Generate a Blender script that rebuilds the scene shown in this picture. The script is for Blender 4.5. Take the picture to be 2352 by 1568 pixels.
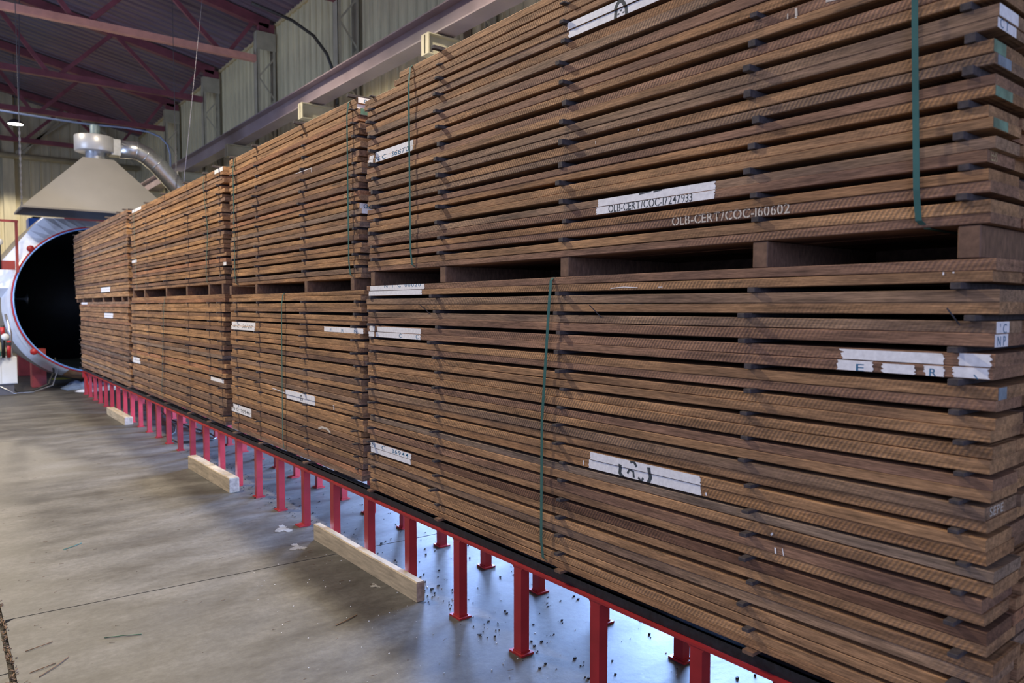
import bpy, bmesh, math, random
from mathutils import Vector, Matrix

random.seed(7)
for o in list(bpy.data.objects):
    bpy.data.objects.remove(o)
scn = bpy.context.scene
COL = scn.collection

# ------------------------------------------------------------------ camera, world, exposure, lights
cam_d = bpy.data.cameras.new('camera')
cam = bpy.data.objects.new('camera', cam_d)
COL.objects.link(cam)
cam.location = (0, 0, 1.6)
cam.rotation_euler = (math.radians(90 - 2.806), 0, math.radians(-38.282))
cam_d.sensor_width = 36
cam_d.lens = 1673 / 2352 * 36
cam_d.clip_start = 0.05
cam_d.clip_end = 200
cam_d.dof.use_dof = True
cam_d.dof.focus_distance = 3.5
cam_d.dof.aperture_fstop = 3.2
scn.camera = cam

world = bpy.data.worlds.new('world')
scn.world = world
world.use_nodes = True
bg = world.node_tree.nodes['Background']
bg.inputs['Color'].default_value = (0.52, 0.62, 1.0, 1)
bg.inputs['Strength'].default_value = 0.58

vs = scn.view_settings
vs.view_transform = 'Standard'
vs.look = 'None'
vs.gamma = 1
vs.use_curve_mapping = False
vs.exposure = 0.0


def area(name, loc, target, size, power, color, sy=None, spread=180):
    l = bpy.data.lights.new(name, 'AREA')
    l.shape = 'RECTANGLE'
    l.size = size
    l.size_y = sy or size
    l.energy = power
    l.color = color
    l.spread = math.radians(spread)
    o = bpy.data.objects.new(name, l)
    COL.objects.link(o)
    o.location = loc
    d = Vector(target) - Vector(loc)
    o.rotation_euler = d.to_track_quat('-Z', 'Y').to_euler()
    return o


# assumed daylight source at the right-hand wall behind the stacks (low and blue), no doorway built
area('assumed_daylight', (6.15, 4.6, 0.65), (0, 4.2, 0.2), 2.2, 1150, (0.30, 0.50, 1.0), 1.2, 150)
# added blue light behind the stacks, brightens the floor under the far rack
area('under_rack_fill', (6.15, 8.9, 0.65), (0, 8.2, 0.2), 2.4, 1500, (0.32, 0.50, 1.0), 1.1, 150)
# added faint blue fill from behind the camera, tints the plank fronts
area('front_fill', (-3.0, -6.0, 3.0), (2.5, 3.0, 1.0), 4.0, 190, (0.50, 0.60, 1.0), 3.0, 160)

# added bluish fill from the left, brightens the tank cladding
area('tank_fill', (-6.0, 12.5, 2.2), (1.5, 16.5, 1.8), 3.0, 230, (0.55, 0.68, 1.0), 3.0, 110)

# high-bay lamps, hooded (each has its fitting built further down)
LAMPS = [(-0.4, 8.6, 7.0, 2050, 142, 0.35), (-0.9, 15.8, 7.0, 560, 142, 0.35), (-1.6, 1.6, 7.0, 260, 142, 0.35),
         (2.72, 1.2, 7.0, 1000, 142, 0.35), (2.72, 6.4, 7.0, 1150, 142, 0.35), (2.72, 11.6, 7.0, 950, 142, 0.35),
         (1.95, 25.6, 6.85, 1150, 154, 0.12), (-4.5, 25.0, 6.85, 800, 154, 0.12)]
for i, (x, y, z, p, cone, bl) in enumerate(LAMPS):
    l = bpy.data.lights.new('bay_lamp', 'SPOT')
    l.energy = p
    l.color = (1.0, 0.86, 0.66)
    l.spot_size = math.radians(cone)
    l.spot_blend = bl
    l.shadow_soft_size = 0.15
    o = bpy.data.objects.new('bay_lamp', l)
    COL.objects.link(o)
    o.location = (x, y, z - 0.13)


# ------------------------------------------------------------------ node helpers
def mat_new(name):
    m = bpy.data.materials.new(name)
    m.use_nodes = True
    nt = m.node_tree
    b = nt.nodes['Principled BSDF']
    return m, nt, b


def N(nt, typ, **kw):
    n = nt.nodes.new(typ)
    for k, v in kw.items():
        if k in n.inputs:
            n.inputs[k].default_value = v
        else:
            setattr(n, k, v)
    return n


def coords(nt, scale=(1, 1, 1), rnd=True, rot=(0, 0, 0)):
    tc = N(nt, 'ShaderNodeTexCoord')
    mp = N(nt, 'ShaderNodeMapping')
    mp.inputs['Scale'].default_value = scale
    mp.inputs['Rotation'].default_value = rot
    nt.links.new(tc.outputs['Object'], mp.inputs['Vector'])
    if not rnd:
        return mp.outputs[0]
    oi = N(nt, 'ShaderNodeObjectInfo')
    mu = N(nt, 'ShaderNodeMath', operation='MULTIPLY')
    mu.inputs[1].default_value = 57.0
    nt.links.new(oi.outputs['Random'], mu.inputs[0])
    cx = N(nt, 'ShaderNodeCombineXYZ')
    for i in range(3):
        nt.links.new(mu.outputs[0], cx.inputs[i])
    ad = N(nt, 'ShaderNodeVectorMath', operation='ADD')
    nt.links.new(mp.outputs[0], ad.inputs[0])
    nt.links.new(cx.outputs[0], ad.inputs[1])
    return ad.outputs[0]


def noise(nt, vec, scale=1.0, detail=4, rough=0.55):
    n = N(nt, 'ShaderNodeTexNoise')
    n.inputs['Scale'].default_value = scale
    n.inputs['Detail'].default_value = detail
    n.inputs['Roughness'].default_value = rough
    nt.links.new(vec, n.inputs['Vector'])
    return n.outputs['Fac']


def ramp(nt, fac, stops):
    r = N(nt, 'ShaderNodeValToRGB')
    el = r.color_ramp.elements
    while len(el) < len(stops):
        el.new(0.5)
    for e, (p, c) in zip(el, stops):
        e.position = p
        e.color = c if len(c) == 4 else (*c, 1)
    nt.links.new(fac, r.inputs[0])
    return r.outputs[0]


def mix(nt, a, b, fac, mode='MIX'):
    m = N(nt, 'ShaderNodeMix')
    m.data_type = 'RGBA'
    m.blend_type = mode
    for sock, v in ((m.inputs['Factor'], fac), (m.inputs['A'], a), (m.inputs['B'], b)):
        pass
    ins = {'f': m.inputs[0], 'a': m.inputs[6], 'b': m.inputs[7]}
    for k, v in (('f', fac), ('a', a), ('b', b)):
        if hasattr(v, 'is_linked') or hasattr(v, 'links'):
            nt.links.new(v, ins[k])
        else:
            ins[k].default_value = v if k == 'f' else (v if len(v) == 4 else (*v, 1))
    return m.outputs[2]


def bump(nt, h, b, strength=0.3, dist=0.002):
    n = N(nt, 'ShaderNodeBump')
    n.inputs['Strength'].default_value = strength
    n.inputs['Distance'].default_value = dist
    nt.links.new(h, n.inputs['Height'])
    nt.links.new(n.outputs[0], b.inputs['Normal'])


def G(v):
    return (v, v, v)


def flat(name, col, rough=0.5, metal=0.0, var=0.15, scale=8.0, bumps=0.1, emit=None, stretch=(1, 1, 1)):
    m, nt, b = mat_new(name)
    v = coords(nt, stretch)
    n = noise(nt, v, scale, 5)
    c0 = tuple(x * (1 - var) for x in col)
    c1 = tuple(min(1, x * (1 + var)) for x in col)
    c = ramp(nt, n, [(0.3, c0), (0.7, c1)])
    nt.links.new(c, b.inputs['Base Color'])
    b.inputs['Roughness'].default_value = rough
    b.inputs['Metallic'].default_value = metal
    if bumps:
        bump(nt, n, b, bumps, 0.003)
    if emit:
        b.inputs['Emission Color'].default_value = (*emit[0], 1)
        b.inputs['Emission Strength'].default_value = emit[1]
    return m


# ------------------------------------------------------------------ materials
def wood_mat():
    m, nt, b = mat_new('sawn_hardwood')
    oi = N(nt, 'ShaderNodeObjectInfo')
    base = mix(nt, oi.outputs['Color'], (0.96, 0.90, 0.85), 1.0, 'MULTIPLY')
    grain = noise(nt, coords(nt, (55, 3.0, 70)), 1.0, 5, 0.6)
    fine = noise(nt, coords(nt, (300, 22, 330)), 1.0, 3, 0.6)
    blot = noise(nt, coords(nt, (6, 2.2, 9)), 1.0, 4, 0.6)
    c = mix(nt, base, ramp(nt, grain, [(0.28, G(0.56)), (0.72, G(1.40))]), 1.0, 'MULTIPLY')
    c = mix(nt, c, ramp(nt, fine, [(0.28, G(0.58)), (0.72, G(1.38))]), 1.0, 'MULTIPLY')
    c = mix(nt, c, ramp(nt, blot, [(0.33, (0.64, 0.62, 0.66)), (0.67, (1.24, 1.19, 1.10))]), 1.0, 'MULTIPLY')
    # band-saw marks running diagonally across the sawn edge on some planks
    w = N(nt, 'ShaderNodeTexWave')
    w.wave_type = 'BANDS'
    w.bands_direction = 'Y'
    w.inputs['Scale'].default_value = 26
    w.inputs['Distortion'].default_value = 1.2
    w.inputs['Detail'].default_value = 2
    w.inputs['Detail Scale'].default_value = 2
    nt.links.new(coords(nt, (1, 1, 1), True, (math.radians(-32), 0, 0)), w.inputs['Vector'])
    gate = N(nt, 'ShaderNodeMath', operation='MULTIPLY')
    msk = ramp(nt, noise(nt, coords(nt, (2, 0.7, 4)), 1.0, 2), [(0.47, G(0)), (0.60, G(1))])
    nt.links.new(msk, gate.inputs[0])
    gate.inputs[1].default_value = 0.42
    wv = ramp(nt, w.outputs['Fac'], [(0.2, G(0.62)), (0.8, G(1.2))])
    c = mix(nt, c, wv, gate.outputs[0], 'MULTIPLY')
    # grey-black weathering stains
    st = ramp(nt, noise(nt, coords(nt, (14, 3.0, 30)), 1.0, 6, 0.7), [(0.575, G(0)), (0.68, G(1))])
    st2 = ramp(nt, noise(nt, coords(nt, (0.8, 0.8, 2)), 1.0, 1), [(0.52, G(0)), (0.62, G(0.75))])
    sm = N(nt, 'ShaderNodeMath', operation='MULTIPLY')
    nt.links.new(st, sm.inputs[0])
    nt.links.new(st2, sm.inputs[1])
    c = mix(nt, c, (0.045, 0.038, 0.032), sm.outputs[0])
    nt.links.new(c, b.inputs['Base Color'])
    b.inputs['Roughness'].default_value = 0.72
    b.inputs['Specular IOR Level'].default_value = 0.25
    hs = N(nt, 'ShaderNodeMath', operation='ADD')
    wm = N(nt, 'ShaderNodeMath', operation='MULTIPLY')
    nt.links.new(w.outputs['Fac'], wm.inputs[0])
    nt.links.new(msk, wm.inputs[1])
    nt.links.new(fine, hs.inputs[0])
    nt.links.new(wm.outputs[0], hs.inputs[1])
    bump(nt, hs.outputs[0], b, 0.55, 0.002)
    return m


M = {}
M['wood'] = wood_mat()
M['paint_white'] = flat('white_paint', (0.88, 0.88, 0.90), 0.6, 0, 0.10, 60, 0.3)
M['ink_blue'] = flat('blue_marker', (0.03, 0.16, 0.30), 0.6, 0, 0.2, 60, 0)
M['ink_dark'] = flat('dark_spray', (0.05, 0.065, 0.08), 0.7, 0, 0.5, 70, 0)
M['ink_chalk'] = flat('pale_stencil_paint', (0.62, 0.56, 0.48), 0.7, 0, 0.2, 120, 0)
M['ink_yellow'] = flat('yellow_stencil_paint', (0.55, 0.42, 0.22), 0.7, 0, 0.3, 100, 0)
M['green_paint'] = flat('green_end_paint', (0.12, 0.24, 0.18), 0.6, 0, 0.45, 14, 0.1)
M['blue_paint'] = flat('blue_end_paint', (0.16, 0.22, 0.28), 0.6, 0, 0.45, 16, 0.1)
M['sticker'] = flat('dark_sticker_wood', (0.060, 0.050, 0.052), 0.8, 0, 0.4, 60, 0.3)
M['bolster'] = flat('bolster_wood', (0.17, 0.095, 0.06), 0.75, 0, 0.35, 30, 0.3, None, (3, 1, 1))
M['strap'] = flat('green_strap', (0.045, 0.14, 0.12), 0.28, 0, 0.12, 10, 0.05)
M['nail'] = flat('dark_splinter', (0.03, 0.03, 0.04), 0.6, 0, 0.2, 20, 0)
M['red'] = flat('red_painted_steel', (0.34, 0.018, 0.022), 0.42, 0, 0.16, 9, 0.08)
M['red_dull'] = flat('dull_red_steel', (0.25, 0.03, 0.03), 0.55, 0, 0.3, 6, 0.1)
M['black'] = flat('sooty_black_steel', (0.008, 0.010, 0.014), 0.5, 0, 0.6, 40, 0.6)
M['beam'] = flat('mauve_grey_beam', (0.23, 0.185, 0.20), 0.35, 0, 0.18, 2, 0.05)
M['cream_steel'] = flat('cream_painted_steel', (0.42, 0.39, 0.28), 0.5, 0, 0.15, 4, 0.05)
M['truss'] = flat('maroon_steel', (0.22, 0.065, 0.085), 0.5, 0, 0.25, 4, 0.05)
M['hood'] = flat('beige_sheet_steel', (0.155, 0.145, 0.132), 0.5, 0.0, 0.06, 3, 0.02)
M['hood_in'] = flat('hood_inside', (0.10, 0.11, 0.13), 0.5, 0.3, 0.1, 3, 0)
M['galv'] = flat('galvanised_steel', (0.50, 0.52, 0.54), 0.28, 0.85, 0.15, 18, 0.1)
M['silver'] = flat('silver_cladding', (0.80, 0.84, 0.95), 0.30, 0.15, 0.12, 2.5, 0.6)
M['clad'] = flat('beige_cladding', (0.30, 0.27, 0.23), 0.4, 0.4, 0.1, 4, 0.1)
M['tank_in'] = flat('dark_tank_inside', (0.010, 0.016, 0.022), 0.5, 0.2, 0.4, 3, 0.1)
M['ring_blue'] = flat('blue_lit_steel_ring', (0.20, 0.42, 0.95), 0.3, 0.2, 0.1, 10, 0.1)  # blue light reflected by the steel rim put into the base colour
M['cabinet'] = flat('pale_grey_cabinet', (0.52, 0.55, 0.58), 0.5, 0, 0.05, 5, 0)
M['blue'] = flat('blue_painted_steel', (0.02, 0.12, 0.50), 0.4, 0, 0.15, 5, 0)
M['teal'] = flat('teal_paint', (0.02, 0.22, 0.22), 0.4, 0, 0.15, 5, 0)
M['hose'] = flat('black_rubber', (0.025, 0.025, 0.022), 0.5, 0, 0.3, 20, 0.1)
M['conduit'] = flat('grey_blue_hose', (0.22, 0.28, 0.42), 0.4, 0, 0.1, 10, 0)
M['wire'] = flat('pale_wire', (0.10, 0.09, 0.11), 0.5, 0, 0.1, 10, 0)
M['plastic_white'] = flat('white_plastic_sheet', (0.75, 0.78, 0.85), 0.35, 0, 0.1, 6, 0.2)
M['plastic_blue'] = flat('blue_grey_plastic_sheet', (0.25, 0.34, 0.50), 0.35, 0, 0.35, 6, 0.2)
M['timber'] = flat('pale_softwood', (0.50, 0.40, 0.26), 0.7, 0, 0.28, 9, 0.3, None, (3, 0.7, 5))
M['timber_end'] = flat('pale_softwood_end', (0.36, 0.27, 0.20), 0.8, 0, 0.35, 30, 0.3)
M['twig'] = flat('dry_twig', (0.13, 0.07, 0.035), 0.8, 0, 0.4, 20, 0)
M['green_bit'] = flat('green_plastic_scrap', (0.03, 0.10, 0.06), 0.4, 0, 0.1, 10, 0)
M['soot'] = flat('black_crumb', (0.02, 0.02, 0.022), 0.8, 0, 0.4, 30, 0)
M['bark'] = flat('bark_litter', (0.12, 0.075, 0.045), 0.9, 0, 0.7, 60, 0.3)
M['lamp_glow'] = flat('lamp_lens', (1, 1, 1), 0.5, 0, 0, 1, 0, ((1.0, 0.93, 0.80), 30))
M['lamp_body'] = flat('lamp_housing', (0.10, 0.10, 0.11), 0.5, 0.5, 0.1, 5, 0)


def wall_mat(name, clean, dirt, amount):
    m, nt, b = mat_new(name)
    big = noise(nt, coords(nt, (0.5, 0.5, 0.35), False), 1.0, 5, 0.6)
    strk = noise(nt, coords(nt, (5, 5, 0.5), True), 1.0, 4, 0.6)
    c = mix(nt, clean, dirt, ramp(nt, big, [(0.42, G(0)), (0.66, G(amount))]))
    c = mix(nt, c, ramp(nt, strk, [(0.3, G(0.78)), (0.65, G(1.08))]), 1.0, 'MULTIPLY')
    nt.links.new(c, b.inputs['Base Color'])
    b.inputs['Roughness'].default_value = 0.5
    return m


M['wall'] = wall_mat('cream_corrugated_sheet', (0.72, 0.65, 0.39), (0.36, 0.34, 0.25), 0.8)
M['wall_back'] = wall_mat('cream_back_wall_sheet', (0.74, 0.68, 0.47), (0.52, 0.48, 0.34), 0.5)


def roof_mat():
    m, nt, b = mat_new('mauve_roof_deck')
    big = noise(nt, coords(nt, (0.35, 0.8, 0.5), False), 1.0, 4)
    c = ramp(nt, big, [(0.35, (0.165, 0.14, 0.185)), (0.65, (0.225, 0.13, 0.16))])
    s = noise(nt, coords(nt, (1.0, 9, 1), True), 1.0, 3)
    c = mix(nt, c, ramp(nt, s, [(0.3, G(0.75)), (0.7, G(1.15))]), 1.0, 'MULTIPLY')
    nt.links.new(c, b.inputs['Base Color'])
    b.inputs['Roughness'].default_value = 0.5
    return m


M['roof'] = roof_mat()


def concrete_mat():
    m, nt, b = mat_new('worn_concrete')
    a = noise(nt, coords(nt, (1.6, 3.6, 1), False, (0, 0, 0.12)), 1.0, 9, 0.70)
    f = noise(nt, coords(nt, (26, 26, 26), False), 1.0, 5, 0.7)
    g = noise(nt, coords(nt, (0.45, 0.6, 1), False), 1.0, 3, 0.5)
    c = ramp(nt, a, [(0.34, (0.052, 0.049, 0.044)), (0.50, (0.090, 0.086, 0.078)), (0.66, (0.134, 0.128, 0.117))])
    c = mix(nt, c, ramp(nt, f, [(0.3, G(0.74)), (0.7, G(1.18))]), 1.0, 'MULTIPLY')
    c = mix(nt, c, ramp(nt, g, [(0.35, G(0.86)), (0.65, G(1.12))]), 1.0, 'MULTIPLY')
    spk = ramp(nt, noise(nt, coords(nt, (95, 95, 95), False), 1.0, 2, 0.5), [(0.24, G(1)), (0.30, G(0))])
    c = mix(nt, c, (0.06, 0.052, 0.044), spk)
    # pale spilled cement smears
    pl = ramp(nt, noise(nt, coords(nt, (5, 3.2, 1), False), 1.0, 5, 0.6), [(0.71, G(0)), (0.73, G(0.6))])
    c = mix(nt, c, (0.24, 0.232, 0.215), pl)
    nt.links.new(c, b.inputs['Base Color'])
    r = ramp(nt, a, [(0.3, G(0.46)), (0.7, G(0.62))])
    nt.links.new(r, b.inputs['Roughness'])
    b.inputs['Specular IOR Level'].default_value = 0.35
    hs = N(nt, 'ShaderNodeMath', operation='ADD')
    nt.links.new(a, hs.inputs[0])
    nt.links.new(f, hs.inputs[1])
    bump(nt, hs.outputs[0], b, 0.25, 0.003)
    return m


M['concrete'] = concrete_mat()
M['joint'] = flat('dark_joint', (0.03, 0.025, 0.02), 0.9, 0, 0.5, 40, 0.2)
M['dark_floor'] = flat('dark_stained_floor', (0.05, 0.05, 0.055), 0.5, 0, 0.4, 3, 0.2)


# ------------------------------------------------------------------ mesh helpers
class MB:
    def __init__(self):
        self.v = []
        self.f = []

    def box(self, x0, x1, y0, y1, z0, z1):
        i = len(self.v)
        self.v += [(x0, y0, z0), (x1, y0, z0), (x1, y1, z0), (x0, y1, z0),
                   (x0, y0, z1), (x1, y0, z1), (x1, y1, z1), (x0, y1, z1)]
        self.f += [tuple(i + k for k in q) for q in
                   ((0, 3, 2, 1), (4, 5, 6, 7), (0, 1, 5, 4), (1, 2, 6, 5), (2, 3, 7, 6), (3, 0, 4, 7))]
        return self

    def bar(self, p, q, w, h, up=(0, 0, 1)):
        """rectangular bar from p to q, w wide, h high"""
        p, q = Vector(p), Vector(q)
        d = (q - p).normalized()
        u = Vector(up)
        s = d.cross(u)
        if s.length < 1e-4:
            s = d.cross(Vector((1, 0, 0)))
        s.normalize()
        u = s.cross(d).normalized()
        i = len(self.v)
        for e in (p, q):
            for a, b in ((-1, -1), (1, -1), (1, 1), (-1, 1)):
                self.v.append(tuple(e + s * a * w / 2 + u * b * h / 2))
        self.f += [tuple(i + k for k in t) for t in
                   ((0, 1, 2, 3), (7, 6, 5, 4), (0, 4, 5, 1), (1, 5, 6, 2), (2, 6, 7, 3), (3, 7, 4, 0))]
        return self

    def tube(self, pts, r, n=8, cap=True):
        pts = [Vector(p) for p in pts]
        rs = r if isinstance(r, (list, tuple)) else [r] * len(pts)
        base = len(self.v)
        prev = None
        for k, p in enumerate(pts):
            d = (pts[min(k + 1, len(pts) - 1)] - pts[max(k - 1, 0)]).normalized()
            if prev is None:
                ref = Vector((0, 0, 1)) if abs(d.z) < 0.9 else Vector((1, 0, 0))
                s = d.cross(ref).normalized()
            else:
                s = (prev - d * prev.dot(d)).normalized()
            prev = s
            t = d.cross(s)
            for j in range(n):
                a = 2 * math.pi * j / n
                self.v.append(tuple(p + (s * math.cos(a) + t * math.sin(a)) * rs[k]))
        for k in range(len(pts) - 1):
            for j in range(n):
                a, b = base + k * n + j, base + k * n + (j + 1) % n
                self.f.append((a, b, b + n, a + n))
        if cap:
            self.f.append(tuple(base + j for j in reversed(range(n))))
            e = base + (len(pts) - 1) * n
            self.f.append(tuple(e + j for j in range(n)))
        return self

    def lathe(self, prof, c, axis='z', n=40):
        """profile of (r, t) revolved about an axis through c"""
        base = len(self.v)
        for r, t in prof:
            for j in range(n):
                a = 2 * math.pi * j / n
                if axis == 'z':
                    self.v.append((c[0] + r * math.cos(a), c[1] + r * math.sin(a), c[2] + t))
                else:
                    self.v.append((c[0] + r * math.cos(a), c[1] + t, c[2] + r * math.sin(a)))
        for k in range(len(prof) - 1):
            for j in range(n):
                a, b = base + k * n + j, base + k * n + (j + 1) % n
                self.f.append((a, b, b + n, a + n))
        return self

    def build(self, name, mat, parent=None, smooth=False, bevel=0.0):
        me = bpy.data.meshes.new(name)
        me.from_pydata(self.v, [], self.f)
        me.update()
        if smooth:
            for p in me.polygons:
                p.use_smooth = True
        me.materials.append(mat)
        return link(name, me, parent, bevel)


def link(name, me, parent=None, bevel=0.0):
    o = bpy.data.objects.new(name, me)
    COL.objects.link(o)
    if parent is not None:
        o.parent = parent
        o.matrix_parent_inverse = Matrix.Translation(-world_loc(parent))
    if bevel:
        b = o.modifiers.new('bevel', 'BEVEL')
        b.width = bevel
        b.segments = 1
        b.limit_method = 'ANGLE'
    return o


def world_loc(o):
    v = Vector(o.location)
    p = o.parent
    if p is not None:
        v = o.matrix_parent_inverse @ v + world_loc(p)
    return v


def thing(name, label, cat, loc=(0, 0, 0), group=None):
    o = bpy.data.objects.new(name, None)
    COL.objects.link(o)
    o.location = loc
    o.empty_display_size = 0.1
    o['label'] = label
    o['category'] = cat
    if group:
        o['group'] = group
    return o


def tag(o, label, cat, group=None, kind=None):
    o['label'] = label
    o['category'] = cat
    if group:
        o['group'] = group
    if kind:
        o['kind'] = kind
    return o


def structure(o):
    o['kind'] = 'structure'
    return o


# ------------------------------------------------------------------ floor
XF = 2.07      # plane of the timber faces
floor = structure(MB().box(-14, 6.4, -8, 31.4, -0.12, -0.02).build('floor', M['joint']))


def jline(x, off=0.0):   # the joint across the hall, very slightly skewed
    return 4.468 - 0.0665 * x + off


g = 0.006


def slab(poly, mat=M['concrete'], name='concrete_slab', z=0.0):
    n = len(poly)
    mb = MB()
    mb.v = [(x, y, z) for x, y in poly] + [(x, y, -0.02) for x, y in poly]
    mb.f = [tuple(range(n))] + [(i, i + n, (i + 1) % n + n, (i + 1) % n)[::1] for i in range(n)]
    return mb.build(name, mat, floor, False)


XL = 0.21
slab([(XL + 0.010, jline(XL) + g), (6.35, jline(6.35) + g), (6.35, 10.4 - g), (XL + 0.008, 10.4 - g)])
slab([(XL + 0.008, 10.4 + g), (6.35, 10.4 + g), (6.35, 16.15), (XL + 0.008, 16.15)])
slab([(XL + 0.012, -1.6), (6.35, -2.0), (6.35, jline(6.35) - g), (XL + 0.05, jline(XL) - g), (XL + 0.012, jline(XL) - 0.05)])
slab([(XL + 0.012, -8), (6.35, -8), (6.35, -2.0 - 2 * g), (XL + 0.012, -1.6 - 2 * g)])
slab([(-14, 3.86), (XL - 0.012, 3.80), (XL - 0.012, 16.15), (-14, 16.15)])
slab([(-14, -8), (XL - 0.014, -8), (XL - 0.014, 3.79), (-14, 3.85)])
slab([(-14, 16.16), (6.35, 16.16), (6.35, 31.3), (-14, 31.3)], M['dark_floor'], 'dark_slab', -0.004)

# bark litter packed in the wide joint on the left
rnd = random.Random(3)
mb = MB()
for k in range(420):
    y = rnd.uniform(2.4, 6.0)
    x = XL + rnd.gauss(0, 0.007) + (0.012 if abs(y - 3.85) < 0.1 or abs(y - 4.35) < 0.05 else 0)
    a = rnd.uniform(-0.9, 0.9) + math.pi / 2
    L = rnd.uniform(0.006, 0.03)
    mb.bar((x, y, rnd.uniform(-0.012, 0.004)), (x + math.cos(a) * L, y + math.sin(a) * L, rnd.uniform(-0.006, 0.007)),
           rnd.uniform(0.002, 0.008), 0.003)
tag(mb.build('bark_litter', M['bark']), 'strip of dry bark litter packed in the floor joint at lower left', 'debris', None, 'stuff')

# loose splinters over the floor, black crumbs and pale chips under the rack
mb = MB()
for k in range(150):
    x, y = rnd.uniform(-0.3, 2.0), rnd.uniform(1.5, 9)
    a = rnd.uniform(-0.9, 0.7)
    L = rnd.uniform(0.006, 0.032)
    mb.bar((x, y, 0.002), (x + math.cos(a) * L, y + math.sin(a) * L, 0.003), 0.0012, 0.0012)
tag(mb.build('splinters', M['twig']), 'scatter of thin brown splinters on the open concrete floor', 'debris', None, 'stuff')
mb = MB()
for k in range(900):
    x, y = rnd.uniform(2.02, 3.2), rnd.uniform(1.2, 8.5)
    if rnd.random() < 0.45:
        x = rnd.uniform(2.02, 2.25)
    s = rnd.choice([0.002, 0.003, 0.004, 0.005, 0.008])
    mb.box(x, x + s * rnd.uniform(0.7, 2), y, y + s, 0, s * 0.8)
tag(mb.build('black_crumbs', M['soot']), 'scatter of black crumbs on the blue-lit floor under the red rack', 'debris', None, 'stuff')
mb = MB()
for k in range(160):
    x, y = rnd.uniform(1.2, 2.6), rnd.uniform(1.3, 4.5)
    s = rnd.uniform(0.0012, 0.003)
    mb.box(x, x + s * 2, y, y + s, 0, s)
tag(mb.build('pale_chips', M['paint_white']), 'sprinkle of tiny pale chips on the floor near the rack feet', 'debris', None, 'stuff')

for nm, p, q, w, mt, lab in (
        ('strap_scrap', (0.588, 3.916), (0.736, 3.847), 0.004, 'green_bit', 'straight green strap scrap in front of the floor joint'),
        ('strap_scrap', (0.604, 5.517), (0.720, 5.60), 0.006, 'green_bit', 'bent green strap scrap on the floor behind the joint line'),
        ('twig', (0.275, 3.985), (0.385, 4.02), 0.003, 'twig', 'short brown twig left of the crossed pair near the bottom left'),
        ('twig', (0.30, 3.67), (0.425, 3.80), 0.004, 'twig', 'forked brown twig lying at the bottom left corner'),
        ('twig', (0.27, 3.735), (0.372, 3.77), 0.003, 'twig', 'thin brown twig touching the forked twig at the bottom left'),
        ('twig', (1.52, 3.35), (1.66, 3.40), 0.004, 'twig', 'reddish splinter on the floor before the long timber block')):
    m = MB()
    mid = ((p[0] + q[0]) / 2 + 0.006, (p[1] + q[1]) / 2 - 0.004)
    m.bar((*p, 0.003), (*mid, 0.005), w, 0.003)
    m.bar((*mid, 0.005), (*q, 0.003), w, 0.003)
    tag(m.build(nm, M[mt]), lab, 'twig' if nm == 'twig' else 'scrap')

M['cement'] = flat('dried_cement', (0.27, 0.26, 0.24), 0.8, 0, 0.2, 30, 0.2)
rnd = random.Random(9)
for (x, y, a, b, lab) in ((1.905, 5.06, 0.07, 0.13, 'upper pale cement smear on the floor left of the rack feet'),
                          (1.83, 4.62, 0.06, 0.10, 'lower pale cement smear on the floor left of the long timber block'),
                          (1.92, 3.70, 0.03, 0.05, 'small pale cement smear in front of the long timber block')):
    m = MB()
    n_ = 36
    m.v = [(x, y, 0.0012)]
    for k in range(n_):
        t_ = 2 * math.pi * k / n_
        q_ = 0.65 + 0.25 * math.sin(3 * t_ + x * 9) + rnd.uniform(-0.16, 0.16)
        m.v.append((x + a * q_ * math.cos(t_), y + b * q_ * math.sin(t_), 0.0012))
    m.f = [(0, k + 1, (k + 1) % n_ + 1) for k in range(n_)]
    tag(m.build('cement_smear', M['cement']), lab, 'stain')

# ------------------------------------------------------------------ walls and roof
XW = 6.3
wall_r = structure(MB().box(XW + 0.05, XW + 0.15, -8, 31.4, 2.35, 8.0).box(XW + 0.05, XW + 0.15, -8, 31.4, 0, 2.35).build('wall_right', M['wall']))
pm = None


def panel_mesh(H, axis):
    """one 0.305 m wide standing-seam sheet: flat pan and a raised rib at one side"""
    w, r = 0.305, 0.035
    prof = [(0.003, 0), (0.018, -r), (0.045, -r), (0.060, 0), (0.16, 0), (0.17, -0.006), (0.18, 0), (w - 0.002, 0)]
    mb = MB()
    for z in (0, H):
        for a, d in prof:
            mb.v.append((d, a, z) if axis == 'y' else (a, d, z))
    n = len(prof)
    for i in range(n - 1):
        mb.f.append((i, i + 1, n + i + 1, n + i) if axis == 'x' else (i + 1, i, n + i, n + i + 1))
    me = bpy.data.meshes.new('wall_panel')
    me.from_pydata(mb.v, [], mb.f)
    return me


def panels(parent, me, mat, places):
    me.materials.append(mat)
    for p in places:
        o = link('wall_panel', me, parent)
        o.location = p


# no door opening is built: panels start beyond the assumed daylight, solid wall runs on
me = panel_mesh(8.1, 'y')
pl = []
y = 5.9
while y < 31.0:
    pl.append((XW, y, 0))
    y += 0.305
panels(wall_r, me, M['wall'], pl)
MB().box(XW - 0.04, XW + 0.045, 7.3, 31, 0, 2.35).build('gap_backing', M['joint'], wall_r)  # unseen dark board added so the gaps between bundles look black
# horizontal girts with shadow gap across the lower wall sheets
for z in (3.55, 5.9):
    MB().bar((XW - 0.05, 5.9, z), (XW - 0.05, 31, z), 0.03, 0.02).build('wall_seam', M['cream_steel'], wall_r)
wall_b = structure(MB().box(-14, 6.45, 31.05, 31.15, 0, 12.5).build('wall_back', M['wall_back']))
me = panel_mesh(12.0, 'x')
x = -4.0
pl = []
while x < 6.2:
    pl.append((x, 31.0, 0))
    x += 0.305
panels(wall_b, me, M['wall_back'], pl)

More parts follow.
